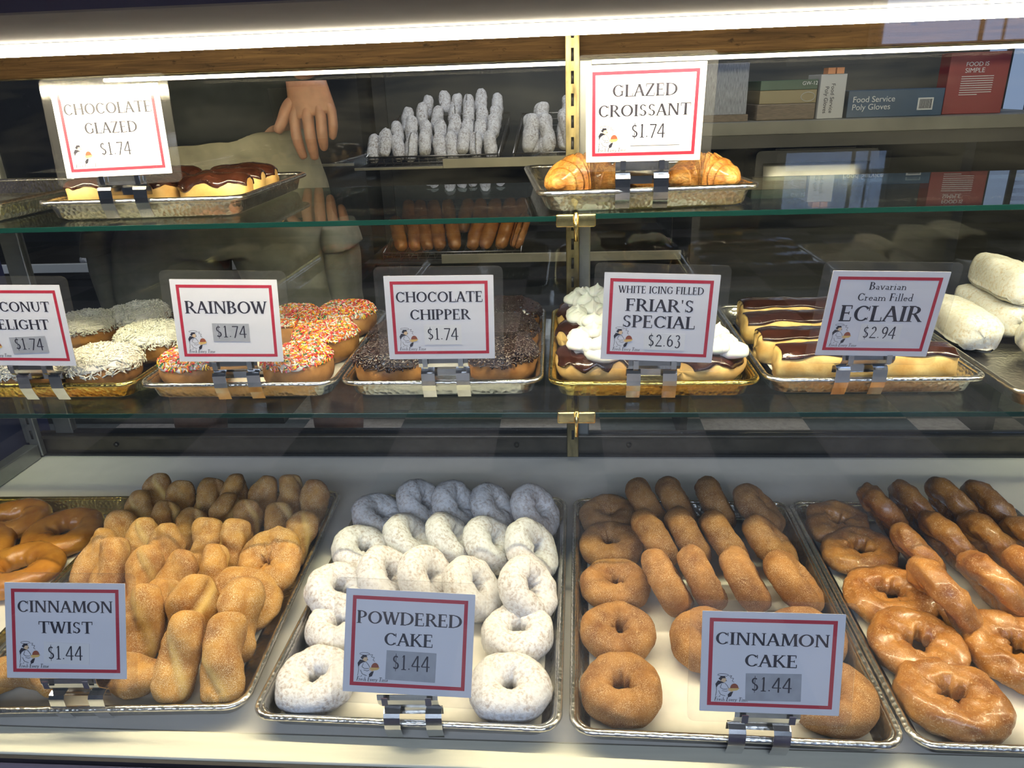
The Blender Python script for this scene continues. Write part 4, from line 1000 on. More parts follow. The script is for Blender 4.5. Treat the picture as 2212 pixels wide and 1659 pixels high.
TWIST=[[(-0.6465,0.8578),(-0.6478,0.9163),(-0.5969,0.8853),(-0.5517,0.8787),(-0.5174,0.9054),(-0.4692,0.8874),(-0.4219,0.8882),(-0.3771,0.865)],[(-0.6462,0.9583),(-0.6007,0.9478),(-0.5639,0.9537),(-0.5169,0.9627),(-0.4763,0.9604),(-0.4253,0.961),(-0.3777,0.9507)],[(-0.6408,0.7974),(-0.5933,0.8189),(-0.5478,0.8154),(-0.5055,0.8273),(-0.4646,0.8237)],[(-0.6114,0.7793),(-0.556,0.7546),(-0.5097,0.7577),(-0.4631,0.7587)],[(-0.4966,0.6807),(-0.4527,0.6777),(-0.3939,0.6786)],[(-0.5029,0.6445),(-0.4427,0.6045),(-0.3867,0.6063)]]
TWIST_RING=[(-0.4059,0.8055),(-0.3875,0.7269)]
TWIST_LOW=[(-0.4922,0.5924),(-0.6192,0.5854),(-0.5946,0.5836),(-0.6128,0.6487),(-0.558,0.6351)]
COC=[(-0.7458,1.0597),(-0.7047,1.0952),(-0.6111,0.988),(-0.6222,0.8823),(-0.7199,0.8666)]
RAIN=[(-0.5081,0.875),(-0.3527,0.8826),(-0.3426,0.9785),(-0.3464,1.0893),(-0.4151,1.0698)]
CHIP=[(-0.2326,0.8838),(-0.083,0.9017),(-0.0802,0.9938),(-0.0742,1.0962),(-0.2561,0.9782)]
FRI=[(0.0294,0.8911),(0.025,1.0073),(0.0306,1.1208),(0.1643,0.8502)]
ECL=[(0.3619,0.8678),(0.3771,0.9511),(0.402,1.0318),(0.4301,1.1129)]
ROLL=[(0.5909,1.0343),(0.5566,0.8663),(0.6022,1.0239),(0.6818,1.0831),(0.5838,0.9062)]
BAR=[(-0.4775,0.9941),(-0.5448,0.9972),(-0.6534,0.998),(-0.4609,1.0775),(-0.5829,1.1546),(-0.4522,1.1372)]
CRO=[(0.012,0.9288),(0.0695,0.9023),(0.1627,0.9299)]
POSE={'P':(-0.1563,0.5421,0.0867,0.0531,0.3605,0.0696),'CT':(-0.5236,0.5636,0.0746,0.0655,0.3284,0.0381),'CC':(0.1874,0.5304,0.0865,-0.0202,0.1893,-0.005),'R':(-0.4104,0.8208,0.3333,0.1085,0.0689,0.0479),'CO':(-0.6703,0.8129,0.333,-0.0007,0.0495,0.0165),'CH':(-0.147,0.8153,0.3367,0.0644,-0.0077,0.0219),'F':(0.1041,0.7976,0.3386,-0.0315,0.0166,0.0339),'E':(0.3507,0.8147,0.3364,0.0326,-0.1102,0.0375),'CG':(-0.536,0.8785,0.5524,0.0953,0.2073,-0.0148),'GC':(0.0879,0.8627,0.5542,-0.0545,-0.1624,-0.0024)}
# ------------------------------------------------------------------ trays
DZ = .0006
pan('long sheet pan of powdered doughnuts on the white case floor', .330, .457, (-.3349, .5575, DZ), -.0172)
pan('long sheet pan of cinnamon cake doughnuts on the white case floor', .330, .457, (.0018, .5502, DZ), -.0191)
pan('long sheet pan of old-fashioned glazed doughnuts, beside the cinnamon cake pan', .330, .457, (.3345, .546, DZ), -.012)
pan('long sheet pan heaped with cinnamon twists on the white case floor', .3295, .457, (-.6705, .552, DZ), .054)
pan('sheet pan of glazed rings partly behind the cinnamon twist sign', .302, .440, (-.991, .557, DZ), .022, 'pan_gold')
S2 = Z2 + DZ; S1 = Z1 + DZ
pan('small gold-toned pan of coconut doughnuts on the lower glass shelf', .260, .33, (-.811, .826, S2), 0, 'pan_gold', group='small shelf pans')
pan('small pan of rainbow sprinkle doughnuts on the lower glass shelf', .260, .33, (-.5475, .824, S2), .01, group='small shelf pans')
pan('small pan of chocolate jimmy doughnuts on the lower glass shelf', .258, .33, (-.2845, .828, S2), .012, group='small shelf pans')
pan('small bright gold pan of meringue topped buns beside the eclairs', .258, .33, (-.0215, .823, S2), 0, 'pan_gold', group='small shelf pans')
pan('small pan of eclairs on the lower glass shelf', .262, .33, (.2405, .831, S2), .003, group='small shelf pans')
pan('floury pan of white powdered rolls at the far end of the lower shelf', .330, .40, (.5055, .785, S2), .0, 'pan_dark', group='small shelf pans')
pan('small pan of chocolate glazed bars on the upper glass shelf', .264, .29, (-.655, .872, S1), .035, group='small shelf pans')
pan('small pan of croissants on the upper glass shelf', .262, .325, (-.031, .850, S1), .10, group='small shelf pans')
pan('empty pan on the upper glass shelf, cut off by the frame edge', .262, .325, (-.9605, .862, S1), .0, group='small shelf pans')
liner('parchment under the powdered doughnuts', (-.312, .582, .0027), .285, .41, -.0172, 1)
liner('parchment under the cinnamon cake doughnuts', (.0245, .575, .0027), .285, .41, -.0191, 2)
liner('parchment under the old-fashioned glazed doughnuts', (.357, .571, .0027), .285, .41, -.012, 3)
liner('parchment under the cinnamon twists', (-.649, .577, .0027), .272, .41, .054, 4)
liner('parchment under the glazed rings', (-.970, .584, .0027), .258, .39, .022, 5)
liner('parchment scrap curling up beside the eclairs', (.268, .853, S2 + .0022), .21, .28, .01, 6, curl=.006)
liner('parchment peeking out beside the rainbow doughnuts', (-.525, .85, S2 + .002), .215, .28, .02, 7, curl=.006)
liner('parchment peeking out beside the chocolate glazed bars', (-.63, .90, S1 + .002), .215, .24, .04, 8, curl=.008)

# ------------------------------------------------------------------ bottom row: doughnuts on the case floor
R45 = [ring_mesh('doughnut', ring_surf(.0445, .0085, .036, s, .0022)) for s in range(1, 7)]
def copies(ms): return [m.copy() for m in ms]
powd = Kind('powdered_doughnut', 'doughnut', 'powdered cake doughnuts', copies(R45), 'powder')
ROWN = ['back row', 'middle row', 'third row from the back']
for k, row in enumerate(POW_LEAN):
    for i, (x, y) in enumerate(row):
        first = i == 0
        el = 62 if first else 44 - 2 * i % 5 + rnd.uniform(-3, 3)
        az = rnd.uniform(-14, 6) - (12 if i == len(row) - 1 else 0)
        powd.put((x, y, .042 if first else .049), lean_rot(az, el, rnd.uniform(0, 6)), f'powdered doughnut {nth(i, len(row))} in the {ROWN[k]} of its tray')
for (x, y), l in zip(POW_FLAT, ('powdered doughnut lying flat just beside its sign, far from the tray front', 'powdered doughnut lying flat between its sign and the cinnamon pan, farther of two',
                                'powdered doughnut lying flat at the front corner nearest the cinnamon twists', 'powdered doughnut lying flat at the front corner nearest the cinnamon cake pan')):
    powd.put((x, y, .0212), lean_rot(-90, 90 - rnd.uniform(0, 4), rnd.uniform(0, 6)), l, 1.0)
cin = Kind('cinnamon_doughnut', 'doughnut', 'cinnamon cake doughnuts', copies(R45), 'sugar')
FL = ['cinnamon doughnut lying flat, farthest of the column of five', 'cinnamon doughnut lying flat, second from the back in the column of five', 'cinnamon doughnut lying flat, middle of the column of five',
      'cinnamon doughnut lying flat, second from the front in the column of five', 'cinnamon doughnut lying flat, nearest of the column of five',
      'cinnamon doughnut half hidden by the left edge of its sign', 'cinnamon doughnut seen only through the upper edge of its sign', 'cinnamon doughnut in the front corner below the right edge of its sign']
for (x, y), l in zip(CIN_FLAT, FL):
    cin.put((x, y, .0212), lean_rot(-90, 90 - rnd.uniform(0, 4), rnd.uniform(0, 6)), l, rnd.uniform(.98, 1.03))
ROWC = ['back row', 'middle row', 'front row']
for k, row in enumerate(CIN_LEAN):
    for i, (x, y) in enumerate(row):
        el = (26, 27, 30, 46)[i] + rnd.uniform(-3, 3)
        cin.put((x, y, .0505), lean_rot(14 + rnd.uniform(-5, 5) - 4 * i, el, rnd.uniform(0, 6)), f'cinnamon doughnut on edge, {nth(i, 4)} in the {ROWC[k]} of four')
OLDM = [ring_mesh('old_fashioned_doughnut', ring_surf(.0545, .0125, .034, s + 20, .0045, .8, 1.08, .004, .10), 60, 28) for s in range(5)]
old = Kind('old_fashioned_doughnut', 'doughnut', 'old-fashioned glazed doughnuts', OLDM, 'old')
OL = ['old-fashioned doughnut lying flat at the back of its tray', 'old-fashioned doughnut lying flat, second from the back beside the cinnamon pan', 'old-fashioned doughnut lying flat, middle of the column beside the cinnamon pan',
      'old-fashioned doughnut lying flat, second from the front beside the cinnamon sign', 'old-fashioned doughnut lying flat in the second column, cut off by the frame edge', 'old-fashioned doughnut lying flat, nearest the front of its tray']
for i, ((x, y), l) in enumerate(zip(OLD_FLAT, OL)):
    old.put((x, y, .0205), lean_rot(-90, 90 - rnd.uniform(0, 4), rnd.uniform(0, 6)), l, .86 if i < 2 else .96)
for k, row in enumerate(OLD_LEAN):
    for i, (x, y) in enumerate(row):
        old.put((x, y, .0525), lean_rot(16 + rnd.uniform(-6, 6), 34 + rnd.uniform(-4, 4), rnd.uniform(0, 6)), f'old-fashioned doughnut on edge, {ORD[i]} from the cinnamon pan in the {ROWC[k]} of leaning ones', .82 if k < 2 else .90)
RINGM = [ring_mesh('glazed_ring', ring_surf(.058, .016, .031, s + 40, .002, .9, 1.0, 0, .07), 56, 26) for s in range(3)]
ring = Kind('glazed_ring', 'doughnut', 'glazed raised rings', RINGM, 'ring')
for (x, y), l in zip(GLZ, ('glazed ring farthest back in the leftmost tray', 'glazed ring next to the cinnamon twist pan', 'glazed ring just above the cinnamon twist sign',
                           'glazed ring at the left edge of the frame', 'glazed ring mostly hidden behind the cinnamon twist sign')):
    ring.put((x, y, .0195), (rnd.uniform(-.03, .03), rnd.uniform(-.03, .03), rnd.uniform(0, 6)), l)
TWM = [twist_mesh('cinnamon_twist', s) for s in range(1, 8)]
twi = Kind('cinnamon_twist', 'doughnut', 'cinnamon twists', TWM, 'twist')
TROW = ['second dark row from the back', 'dark back row', 'first sunlit row', 'second lit row', 'third lit row', 'front row beside the sign']
TROW[2] = 'first lit row'
def dir_rot(az, el, roll):
    d = Vector((math.cos(el) * math.cos(az), math.cos(el) * math.sin(az), math.sin(el)))
    return (Vector((1, 0, 0)).rotation_difference(d).to_matrix() @ Matrix.Rotation(roll, 3, 'X')).to_euler()
for k, row in enumerate(TWIST):
    for i, (x, y) in enumerate(row):
        big = 1.08 if k == 5 or (k == 4 and i > 0) else .88 if k < 2 else .94
        twi.put((x, y + (.016 if k == 5 else 0), .044 + .004 * (k > 3)), dir_rot(PI / 2 + rnd.uniform(-.3, .25), rnd.uniform(.7, 1.0), rnd.uniform(0, 6)), f'cinnamon twist {nth(i, len(row))} in the {TROW[k]}', big)
TRM = [ring_mesh('cinnamon_twist', ring_surf(.046, .004, .034, s + 60, .004, .9, 1.18, .004, .12), 52, 26) for s in range(2)]
trg = Kind('cinnamon_twist', 'doughnut', 'cinnamon twists', TRM, 'twist')
for (x, y), l, az in zip(TWIST_RING, ('cinnamon twist with a round eye, leaning at the right of the heap', 'cinnamon twist with a slit eye, below the round-eyed one'), (-110, -80)):
    trg.put((x, y, .043), lean_rot(az, 55, rnd.uniform(0, 6)), l)
for (x, y), l in zip(TWIST_LOW, ('cinnamon twist lying low just right of the sign clip', 'cinnamon twist at the frame edge below its sign', 'cinnamon twist just left of the sign clip',
                                 'cinnamon twist hidden behind the left half of its sign', 'cinnamon twist hidden behind the right half of its sign')):
    twi.put((x, max(y, .618), .026), dir_rot(rnd.uniform(-.5, .5), .1, rnd.uniform(0, 6)), l, .95)

# ------------------------------------------------------------------ lower shelf
CAKE = [(s, ring_surf(.0475, .0075, .043, s + 80, .0022, .88)) for s in range(4)]
B2 = S2 + .0018
def topped(name, cat, group, parts, locs, labels, rots=None):
    """thing = crust with its topping as children; the first of each shape is built, later ones are copies"""
    made = []
    for i, (loc, lab) in enumerate(zip(locs, labels)):
        r = rots[i] if rots else (rnd.uniform(-.04, .04), rnd.uniform(-.04, .04), rnd.uniform(0, 6))
        if i < len(parts):
            (m0, mat0), kids = parts[i]
            o = link(name, m0, mat0, None, loc, r); tag(o, lab, cat, group); rest(o)
            top = None
            for kn, km, kmat, kk in kids:
                c = link(kn, km, kmat, top or o); top = top or c
                if kk: c['kind'] = kk
            made.append(o)
        else:
            rest(clone(made[i % len(made)], loc, r, lab, group))
JM = ['jimmy_white', 'jimmy_red', 'jimmy_orange', 'jimmy_yellow', 'jimmy_green', 'jimmy_pink']
parts = []
for s, f in CAKE[:3]:
    parts.append(((ring_mesh('rainbow_doughnut', f), 'cake'), [('icing', cap_ring('icing', f, s + 2), 'icing', None),
        ('sprinkles', scatter('sprinkles', f, s, 1700, .0056, .00088, 6, .48, 2.9, .0022, .3, [2.6, 3.0, 2.6, 2.2, 1.3, 1.6]), JM, 'stuff')]))
topped('rainbow_doughnut', 'doughnut', 'rainbow sprinkle doughnuts', parts, [(x, y, B2 + .0215) for x, y in RAIN],
       ['rainbow sprinkle doughnut at the front, beside the coconut pan', 'rainbow sprinkle doughnut at the front, right of its sign', 'rainbow sprinkle doughnut in the middle, behind the front right one',
        'rainbow sprinkle doughnut at the back, beside the chocolate jimmy pan', 'rainbow sprinkle doughnut at the back, mostly hidden by its sign'])
parts = []
for s, f in CAKE[1:4]:
    parts.append(((ring_mesh('chocolate_jimmy_doughnut', f), 'cake'), [('icing', cap_ring('icing', f, s + 7), 'icing' if s == 1 else 'choc', None),
        ('sprinkles', scatter('sprinkles', f, s + 9, 1900, .0072, .00118, 1, .36, 2.95, .0030, .55), 'chip', 'stuff')]))
topped('chocolate_jimmy_doughnut', 'doughnut', 'chocolate jimmy doughnuts', parts, [(x, y, B2 + .0215) for x, y in CHIP],
       ['chocolate jimmy doughnut at the front, left of its sign', 'chocolate jimmy doughnut at the front, right of its sign', 'chocolate jimmy doughnut in the middle behind the front right one',
        'chocolate jimmy doughnut farthest back beside the meringue pan', 'chocolate jimmy doughnut hidden by its sign, its crust showing beside the rainbow pan'])
parts = []
for s, f in CAKE[:3]:
    parts.append(((ring_mesh('coconut_doughnut', f), 'cake'), [('icing', cap_ring('icing', f, s + 12, .003, .35), 'icing', None),
        ('coconut_flakes', shreds('coconut_flakes', f, s, 2300, .1), 'coco', 'stuff')]))
topped('coconut_doughnut', 'doughnut', 'coconut doughnuts', parts, [(x, y, B2 + .0215) for x, y in COC],
       ['coconut doughnut at the back, next to its sign', 'coconut doughnut farthest back, its crust showing below the flakes', 'coconut doughnut next to the rainbow pan',
        'coconut doughnut at the front beside its sign clip', 'coconut doughnut hidden behind its sign'])
# filled buns with chocolate and piped meringue
def bun_parts(s):
    f = loaf_surf(.104, .100, .050, s + 100, 2.3, 2.1, .002)
    g = lambda t, v, off=0.0: f(t, v, off)
    bm = bmesh.new(); rr = random.Random(s)
    # a ribbon piped round the top, then dollops with pulled peaks on it
    path = [(.024 * math.cos(a) - .002, .029 * math.sin(a), .0265 + .0015 * math.sin(3 * a)) for a in [2 * PI * k / 40 + .5 * s for k in range(41)]]
    tube_bm(bm, path, lambda i: .0105 + .0025 * math.sin(i * 1.9), 12)
    for k in range(6):
        a = 2 * PI * k / 6 + .5 * s; c = (.024 * math.cos(a) - .002, .029 * math.sin(a), .0225)
        kiss_into(bm, c, .0150 + rr.uniform(-.001, .0025), .021 + rr.uniform(-.002, .004), k, (rr.uniform(-.006, .006), rr.uniform(-.006, .006)))
    kiss_into(bm, (.004, -.034, .0150), .0225, .023, 3, (-.005, .007))
    bmesh.ops.recalc_face_normals(bm, faces=bm.faces)
    return ((loaf_mesh('meringue_bun', f, 36, 30), 'bun'), [('chocolate_icing', cap_loaf('chocolate_icing', g, s + 3, .0022, .30, .75, 44, 18), 'choc', None), ('meringue', tomesh('meringue', bm), 'meringue', None)])
FRI2 = [(.040, .893), (.036, 1.005), (.040, 1.105), (.176, .880)]
topped('meringue_bun', 'pastry', 'meringue topped chocolate buns', [bun_parts(1), bun_parts(4)], [(x, y, B2 + .0255) for x, y in FRI2],
       ['meringue topped chocolate bun at the front, beside the chocolate jimmy pan', 'meringue topped chocolate bun in the middle of its pan', 'meringue topped chocolate bun at the back of its pan',
        'meringue topped chocolate bun right of its sign clip, beside the eclair pan'], [(0, 0, .1), (0, 0, .5), (0, 0, -.3), (0, 0, .9)])
def eclair_parts(s):
    f = loaf_surf(.212, .049, .046, s + 120, 7.0, 2.8, .0026)
    return ((loaf_mesh('eclair', f, 60, 26), 'choux'), [('chocolate_icing', cap_loaf('chocolate_icing', f, s + 1, .002, .62, .5, 60, 16), 'choc', None)])
topped('eclair', 'pastry', 'chocolate eclairs', [eclair_parts(1), eclair_parts(2)], [(.3675, .874, B2 + .0235), (.356, .945, B2 + .0235), (.358, 1.016, B2 + .0235), (.370, 1.090, B2 + .0235)],
       ['chocolate eclair at the front of its pan, its end showing past the sign', 'chocolate eclair second from the front, split side showing', 'chocolate eclair third from the front', 'chocolate eclair at the back of its pan'],
       [(0, 0, -.02), (0, 0, .02), (0, 0, 0), (0, 0, -.01)])
RLM = [loaf_mesh('powdered_roll', loaf_surf(.150, .060, .052, s + 140, 4.5, 3.0, .0028)) for s in range(3)]
rl = Kind('powdered_roll', 'pastry', 'white powdered rolls', RLM, 'powder_roll')
for (x, y, z, a), l in zip(((.562, 1.035, B2 + .027, 1.50), (.629, .905, B2 + .027, 1.58), (.632, 1.085, B2 + .027, 1.6), (.640, 1.080, B2 + .079, 1.50), (.703, 1.05, B2 + .079, 1.62), (.708, .92, B2 + .027, 1.6)),
                           ('white powdered roll lying beside the eclair sign', 'white powdered roll at the front, cut off by the frame edge', 'white powdered roll under the stacked one',
                            'white powdered roll stacked on top, farthest left of the upper two', 'white powdered roll stacked on top at the frame edge', 'white powdered roll just outside the frame edge in the same pan')):
    rl.put((x, y, z), (rnd.uniform(0, .2), 0, a), l)

# ------------------------------------------------------------------ upper shelf
B1 = S1 + .0018
def bar_parts(s):
    f = loaf_surf(.092, .046, .042, s + 160, 3.4, 2.4, .002)
    return ((loaf_mesh('chocolate_glazed_bar', f), 'bun'), [('chocolate_icing', cap_loaf('chocolate_icing', f, s + 5, .002, .30, .5), 'choc_thin', None)])
topped('chocolate_glazed_bar', 'doughnut', 'chocolate glazed bars', [bar_parts(1), bar_parts(2), bar_parts(3)],
       [(-.452, .950, B1 + .021), (-.522, .965, B1 + .021), (-.600, .940, B1 + .021), (-.470, 1.012, B1 + .022), (-.465, 1.072, B1 + .022), (-.572, 1.06, B1 + .022)],
       ['chocolate glazed bar at the front, just right of the sign clip', 'chocolate glazed bar behind the sign clip, its pale side facing out', 'chocolate glazed bar at the front below the sign\'s left half',
        'chocolate glazed bar behind the front one at the pan\'s right side', 'chocolate glazed bar farthest back at the pan\'s right side', 'chocolate glazed bar at the back beside the sign\'s right edge'],
       [(0, 0, .05), (0, 0, 1.45), (0, 0, .02), (0, 0, .12), (0, 0, .2), (0, 0, .4)])
CRM = [croissant_mesh('croissant', s) for s in (1, 2)]
cr = Kind('croissant', 'pastry', 'glazed croissants', CRM, 'croissant')
for (x, y, a, s), l in zip(((.022, .925, .25, 1.0), (.088, .965, -1.2, .9), (.172, .945, -.2, .92)), ('glazed croissant in front of the brass post', 'glazed croissant behind the sign clip', 'glazed croissant right of the sign clip')):
    cr.put((x, y, B1 + .0235 * s), (0, 0, a), l, s)

settle()
# ------------------------------------------------------------------ price signs and their clips
H1 = .0124
def sign(key, label, clip_label, lines, price, tagm=None, tagbox=None, rim=None, **k):
    o, Rm = price_sign(label, POSE[key], lines, price, tagm, tagbox, **k)
    sign_clip(clip_label, POSE[key], Rm, rim)
R2 = lambda y: (y + .004, S2 + .0264)
POSE['CG'] = POSE['CG'][:4] + (.125,) + POSE['CG'][5:]
sign('CG', 'glowing price sign reading chocolate glazed $1.74', 'chrome clip holding the chocolate glazed sign', [('CHOCOLATE', H1, .0645, .104), ('GLAZED', H1, .0428, .063)], '$1.74', rim=(.881, S1 + .0264), px=.001)
sign('GC', 'price sign reading glazed croissant $1.74', 'chrome clip holding the glazed croissant sign', [('GLAZED', H1, .0630, .070), ('CROISSANT', H1, .0423, .100)], '$1.74', rim=(.866, S1 + .0264), under=True, pricey=.0195, px=.005)
sign('CO', 'price sign reading coconut delight, cut off by the frame edge', 'chrome clip holding the coconut sign', [('COCONUT', H1, .0625, .092), ('DELIGHT', H1, .0402, .080)], '$1.74', 'tag_grey', (.047, .021, .008, .0205, .05), rim=R2(.826), pricey=.0145)
sign('R', 'price sign reading rainbow $1.74', 'chrome clip holding the rainbow sign', [('RAINBOW', .0150, .0541, .098)], '$1.74', 'tag_grey', (.044, .0225, .003, .0305, -.01), rim=R2(.826), pricey=.0245, px=.003)
sign('CH', 'price sign reading chocolate chipper $1.74', 'chrome clip holding the chocolate chipper sign', [('CHOCOLATE', H1, .0642, .102), ('CHIPPER', H1, .0428, .071)], '$1.74', 'tag_white', (.044, .0245, .002, .0240, 0), rim=R2(.830), px=.002, pricey=.0180)
sign('F', 'price sign reading white icing filled friar special $2.63', 'chrome clip holding the friar special sign', [('WHITE ICING FILLED', .0082, .0728, .094), ("FRIAR'S", .0142, .0520, .076), ('SPECIAL', .0142, .0330, .082)], '$2.63', 'tag_white', (.046, .020, .008, .0170, 0), rim=R2(.825), pricey=.0112, px=.008)
sign('E', 'price sign reading Bavarian cream filled eclair $2.94', 'chrome clip holding the eclair sign', [('Bavarian', .0088, .0742, .041), ('Cream Filled', .0088, .0612, .061), ('ECLAIR', .0188, .0365, .092)], '$2.94', 'tag_white', (.046, .0215, .004, .0225, 0), rim=R2(.833), pricey=.0160, px=.003)
sign('CT', 'price sign reading cinnamon twist $1.44', 'chrome clip holding the cinnamon twist sign', [('CINNAMON', H1, .0641, .101), ('TWIST', H1, .0419, .058)], '$1.44', 'tag_white', (.048, .0225, .0005, .0205, -.03), rim=(.570, .027), pricey=.0140, px=-.001)
sign('P', 'price sign reading powdered cake $1.44', 'chrome clip holding the powdered cake sign', [('POWDERED', H1, .0618, .104), ('CAKE', H1, .0412, .049)], '$1.44', 'tag_grey', (.049, .029, .003, .0215, -.015), rim=(.558, .027), pricey=.0178, px=.003)
sign('CC', 'price sign reading cinnamon cake $1.44', 'chrome clip holding the cinnamon cake sign', [('CINNAMON', H1, .0626, .102), ('CAKE', H1, .0411, .048)], '$1.44', 'tag_grey', (.050, .028, .003, .0205, .02), rim=(.550, .027), pricey=.0163, px=.001)

# ------------------------------------------------------------------ behind the case: rack, baskets, ledge with boxes
rack = empty('bakery_rack', 'dark bakers rack with two steel ledges behind the glass doors', 'rack', (0, 1.9, FZ))
def rbox(n, lo, hi, m, p=rack, bev=0): return box(n, (lo[0], lo[1] - 1.9, lo[2] - FZ), (hi[0], hi[1] - 1.9, hi[2] - FZ), m, p, bev)
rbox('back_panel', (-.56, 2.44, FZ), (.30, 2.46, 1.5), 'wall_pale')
rbox('post', (-.60, 2.43, FZ), (-.5605, 2.46, 1.5), 'rack')
rbox('shelf', (-.535, 1.90, .449), (.30, 2.4395, .4535), 'rack'); rbox('shelf_lip', (-.305, 1.894, .4495), (.30, 1.8995, .4725), 'steel', bev=.001)
rbox('shelf_lip', (-.533, 1.894, .4495), (-.3055, 1.8995, .456), 'steel', bev=.001)
rbox('shelf', (-.535, 1.90, .205), (.30, 2.4395, .2095), 'rack'); rbox('shelf_lip', (-.325, 1.894, .207), (.30, 1.8995, .231), 'steel', bev=.001)
rbox('base', (-.56, 2.10, FZ), (.30, 2.4395, .03), 'rack')
rbox('bracket_arm', (-.62, 1.896, .462), (-.535, 1.904, .468), 'steel')
def basket(label, x0, x1, y0, y1, z, h, rise=.0):
    o = empty('wire_basket', label, 'basket', (x0, y0, z), group='wire baskets on the rack')
    w, d = x1 - x0, y1 - y0
    bm = bmesh.new(); p = [(0, 0, h * .45), (w, 0, h * .45), (w, d, h + rise), (0, d, h + rise)]
    for a, b in zip(p, p[1:] + p[:1]): tube_bm(bm, [a, b], .0020, 6)
    link('rim', tomesh('rim', bm), 'wire', o)
    bm = bmesh.new(); n = int(w / .022)
    for k in range(n + 1):
        x = w * k / n; tube_bm(bm, [(x, 0, h * .45), (x, .001, .002), (x, d, .002 + rise), (x, d, h + rise)], .0009, 4)
    for s in range(4):
        q = s / 3; tube_bm(bm, [(0, 0.0005, .002 + h * .43 * q), (w, .0005, .002 + h * .43 * q)], .0009, 4); tube_bm(bm, [(0, d, .002 + rise + h * q), (w, d, .002 + rise + h * q)], .0009, 4)
    for s in range(16):
        yy = d * s / 16; 
        for x in (0, w): tube_bm(bm, [(x, yy, .002 + rise * s / 16), (x, yy, h * (.45 + .55 * s / 16) + rise * s / 16)], .0009, 4)
    link('wire_grid', tomesh('wire_grid', bm), 'wire', o); return o
basket('wire basket of powdered sticks behind the glass door', -.505, -.165, 1.915, 2.36, .4545, .055, .055)
basket('wire basket of large powdered twists next to the brass post', -.128, .10, 1.915, 2.36, .4545, .055, .05)
basket('wire basket of glazed sticks on the lower rack ledge', -.485, -.115, 1.915, 2.36, .2105, .050, .05)
def X19(px): return -.479 + (px - 808) * (.296 / 252)
STM = [loaf_mesh('powdered_stick', loaf_surf(.078, .034, .032, s + 200, 3.0, 2.1, .0022)) for s in range(5)]
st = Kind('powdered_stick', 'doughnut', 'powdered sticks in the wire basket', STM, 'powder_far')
RB = ['front row', 'second row', 'third row', 'back row']
for k, pxs in enumerate(((808, 834, 861, 890, 920, 951, 978, 1003, 1029, 1060), (862, 893, 925, 955, 985, 1012, 1040, 1068), (885, 918, 950, 985, 1017, 1045, 1074), (930, 968, 992, 1018, 1044, 1078))):
    y = 1.962 + .088 * k
    for i, px in enumerate(pxs):
        st.put((X19(px) * y / 1.9, y, .498 + .030 * k + (.012 if i % 3 == 1 else 0)), dir_rot(PI / 2 + rnd.uniform(-.15, .3), .95 + rnd.uniform(-.15, .1), rnd.uniform(0, 6)), f'powdered stick {nth(i, len(pxs))} in the {RB[k]} of the wire basket')
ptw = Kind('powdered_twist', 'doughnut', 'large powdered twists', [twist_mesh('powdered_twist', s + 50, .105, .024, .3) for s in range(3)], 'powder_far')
for i, (x, y, z) in enumerate(((-.086, 2.0, .520), (-.046, 2.0, .520), (.004, 2.03, .528), (-.06, 2.09, .545), (.012, 2.12, .56))):
    ptw.put((x, y, z), dir_rot(PI / 2, 1.15, 1.2 + i), ('large powdered twist leftmost in its basket', 'large powdered twist second from the left in its basket', 'large powdered twist beside the brass post', 'large powdered twist in the back, between the front two', 'large powdered twist in the back beside the brass post')[i])
gs = Kind('glazed_stick', 'doughnut', 'glazed sticks in the wire basket', [loaf_mesh('glazed_stick', loaf_surf(.100, .040, .036, s + 220, 3.2, 2.2, .002)) for s in range(4)], 'gstick')
for k, pxs in enumerate(((845, 880, 907, 935, 968, 1020, 1050, 1085, 1118), (872, 900, 930, 962, 998, 1030, 1062, 1092, 1120))):
    y = 1.972 + .085 * k
    for i, px in enumerate(pxs):
        gs.put((X19(px) * y / 1.9, y, .275 + .030 * k), dir_rot(PI / 2 + (.35 if px < 990 else -.45) * (1 - k * .5) + rnd.uniform(-.12, .12), .95, rnd.uniform(0, 6)), f'glazed stick {nth(i, len(pxs))} in the {("front", "back")[k]} row of the lower basket')
# white ledge far left with three pale rounds
lt = empty('white_counter', 'white counter edge seen past the legs of the standing person', 'counter', (-1.2, 1.97, FZ))
box('counter_top', (-.5, .0105, .47), (.33, .35, .5045), 'rack', lt, .002); box('counter_edge', (-.5, 0, .492), (.33, .01, .518), 'white_metal', lt, .002); box('counter_base', (-.5, .03, 0), (.33, .35, .4695), 'rack', lt)
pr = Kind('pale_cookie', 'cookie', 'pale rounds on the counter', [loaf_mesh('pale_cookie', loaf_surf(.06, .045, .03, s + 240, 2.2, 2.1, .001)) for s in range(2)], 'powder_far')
for i, (x, y) in enumerate(((-1.372, 2.01), (-1.325, 2.01), (-1.33, 2.06))):
    pr.put((x, y, .1955 + .0155 + (.0 if i < 2 else .028)), (0, 0, i), ('pale round pastry nearest the door frame on the white counter', 'pale round pastry beside the dark trouser leg', 'pale round pastry resting behind the other two')[i])
lp = box('storage_cabinet', (-1.62, 2.33, FZ + .001), (-.62, 2.8, 1.4), 'rack'); tag(lp, 'dark storage cabinet behind the white counter', 'cabinet')
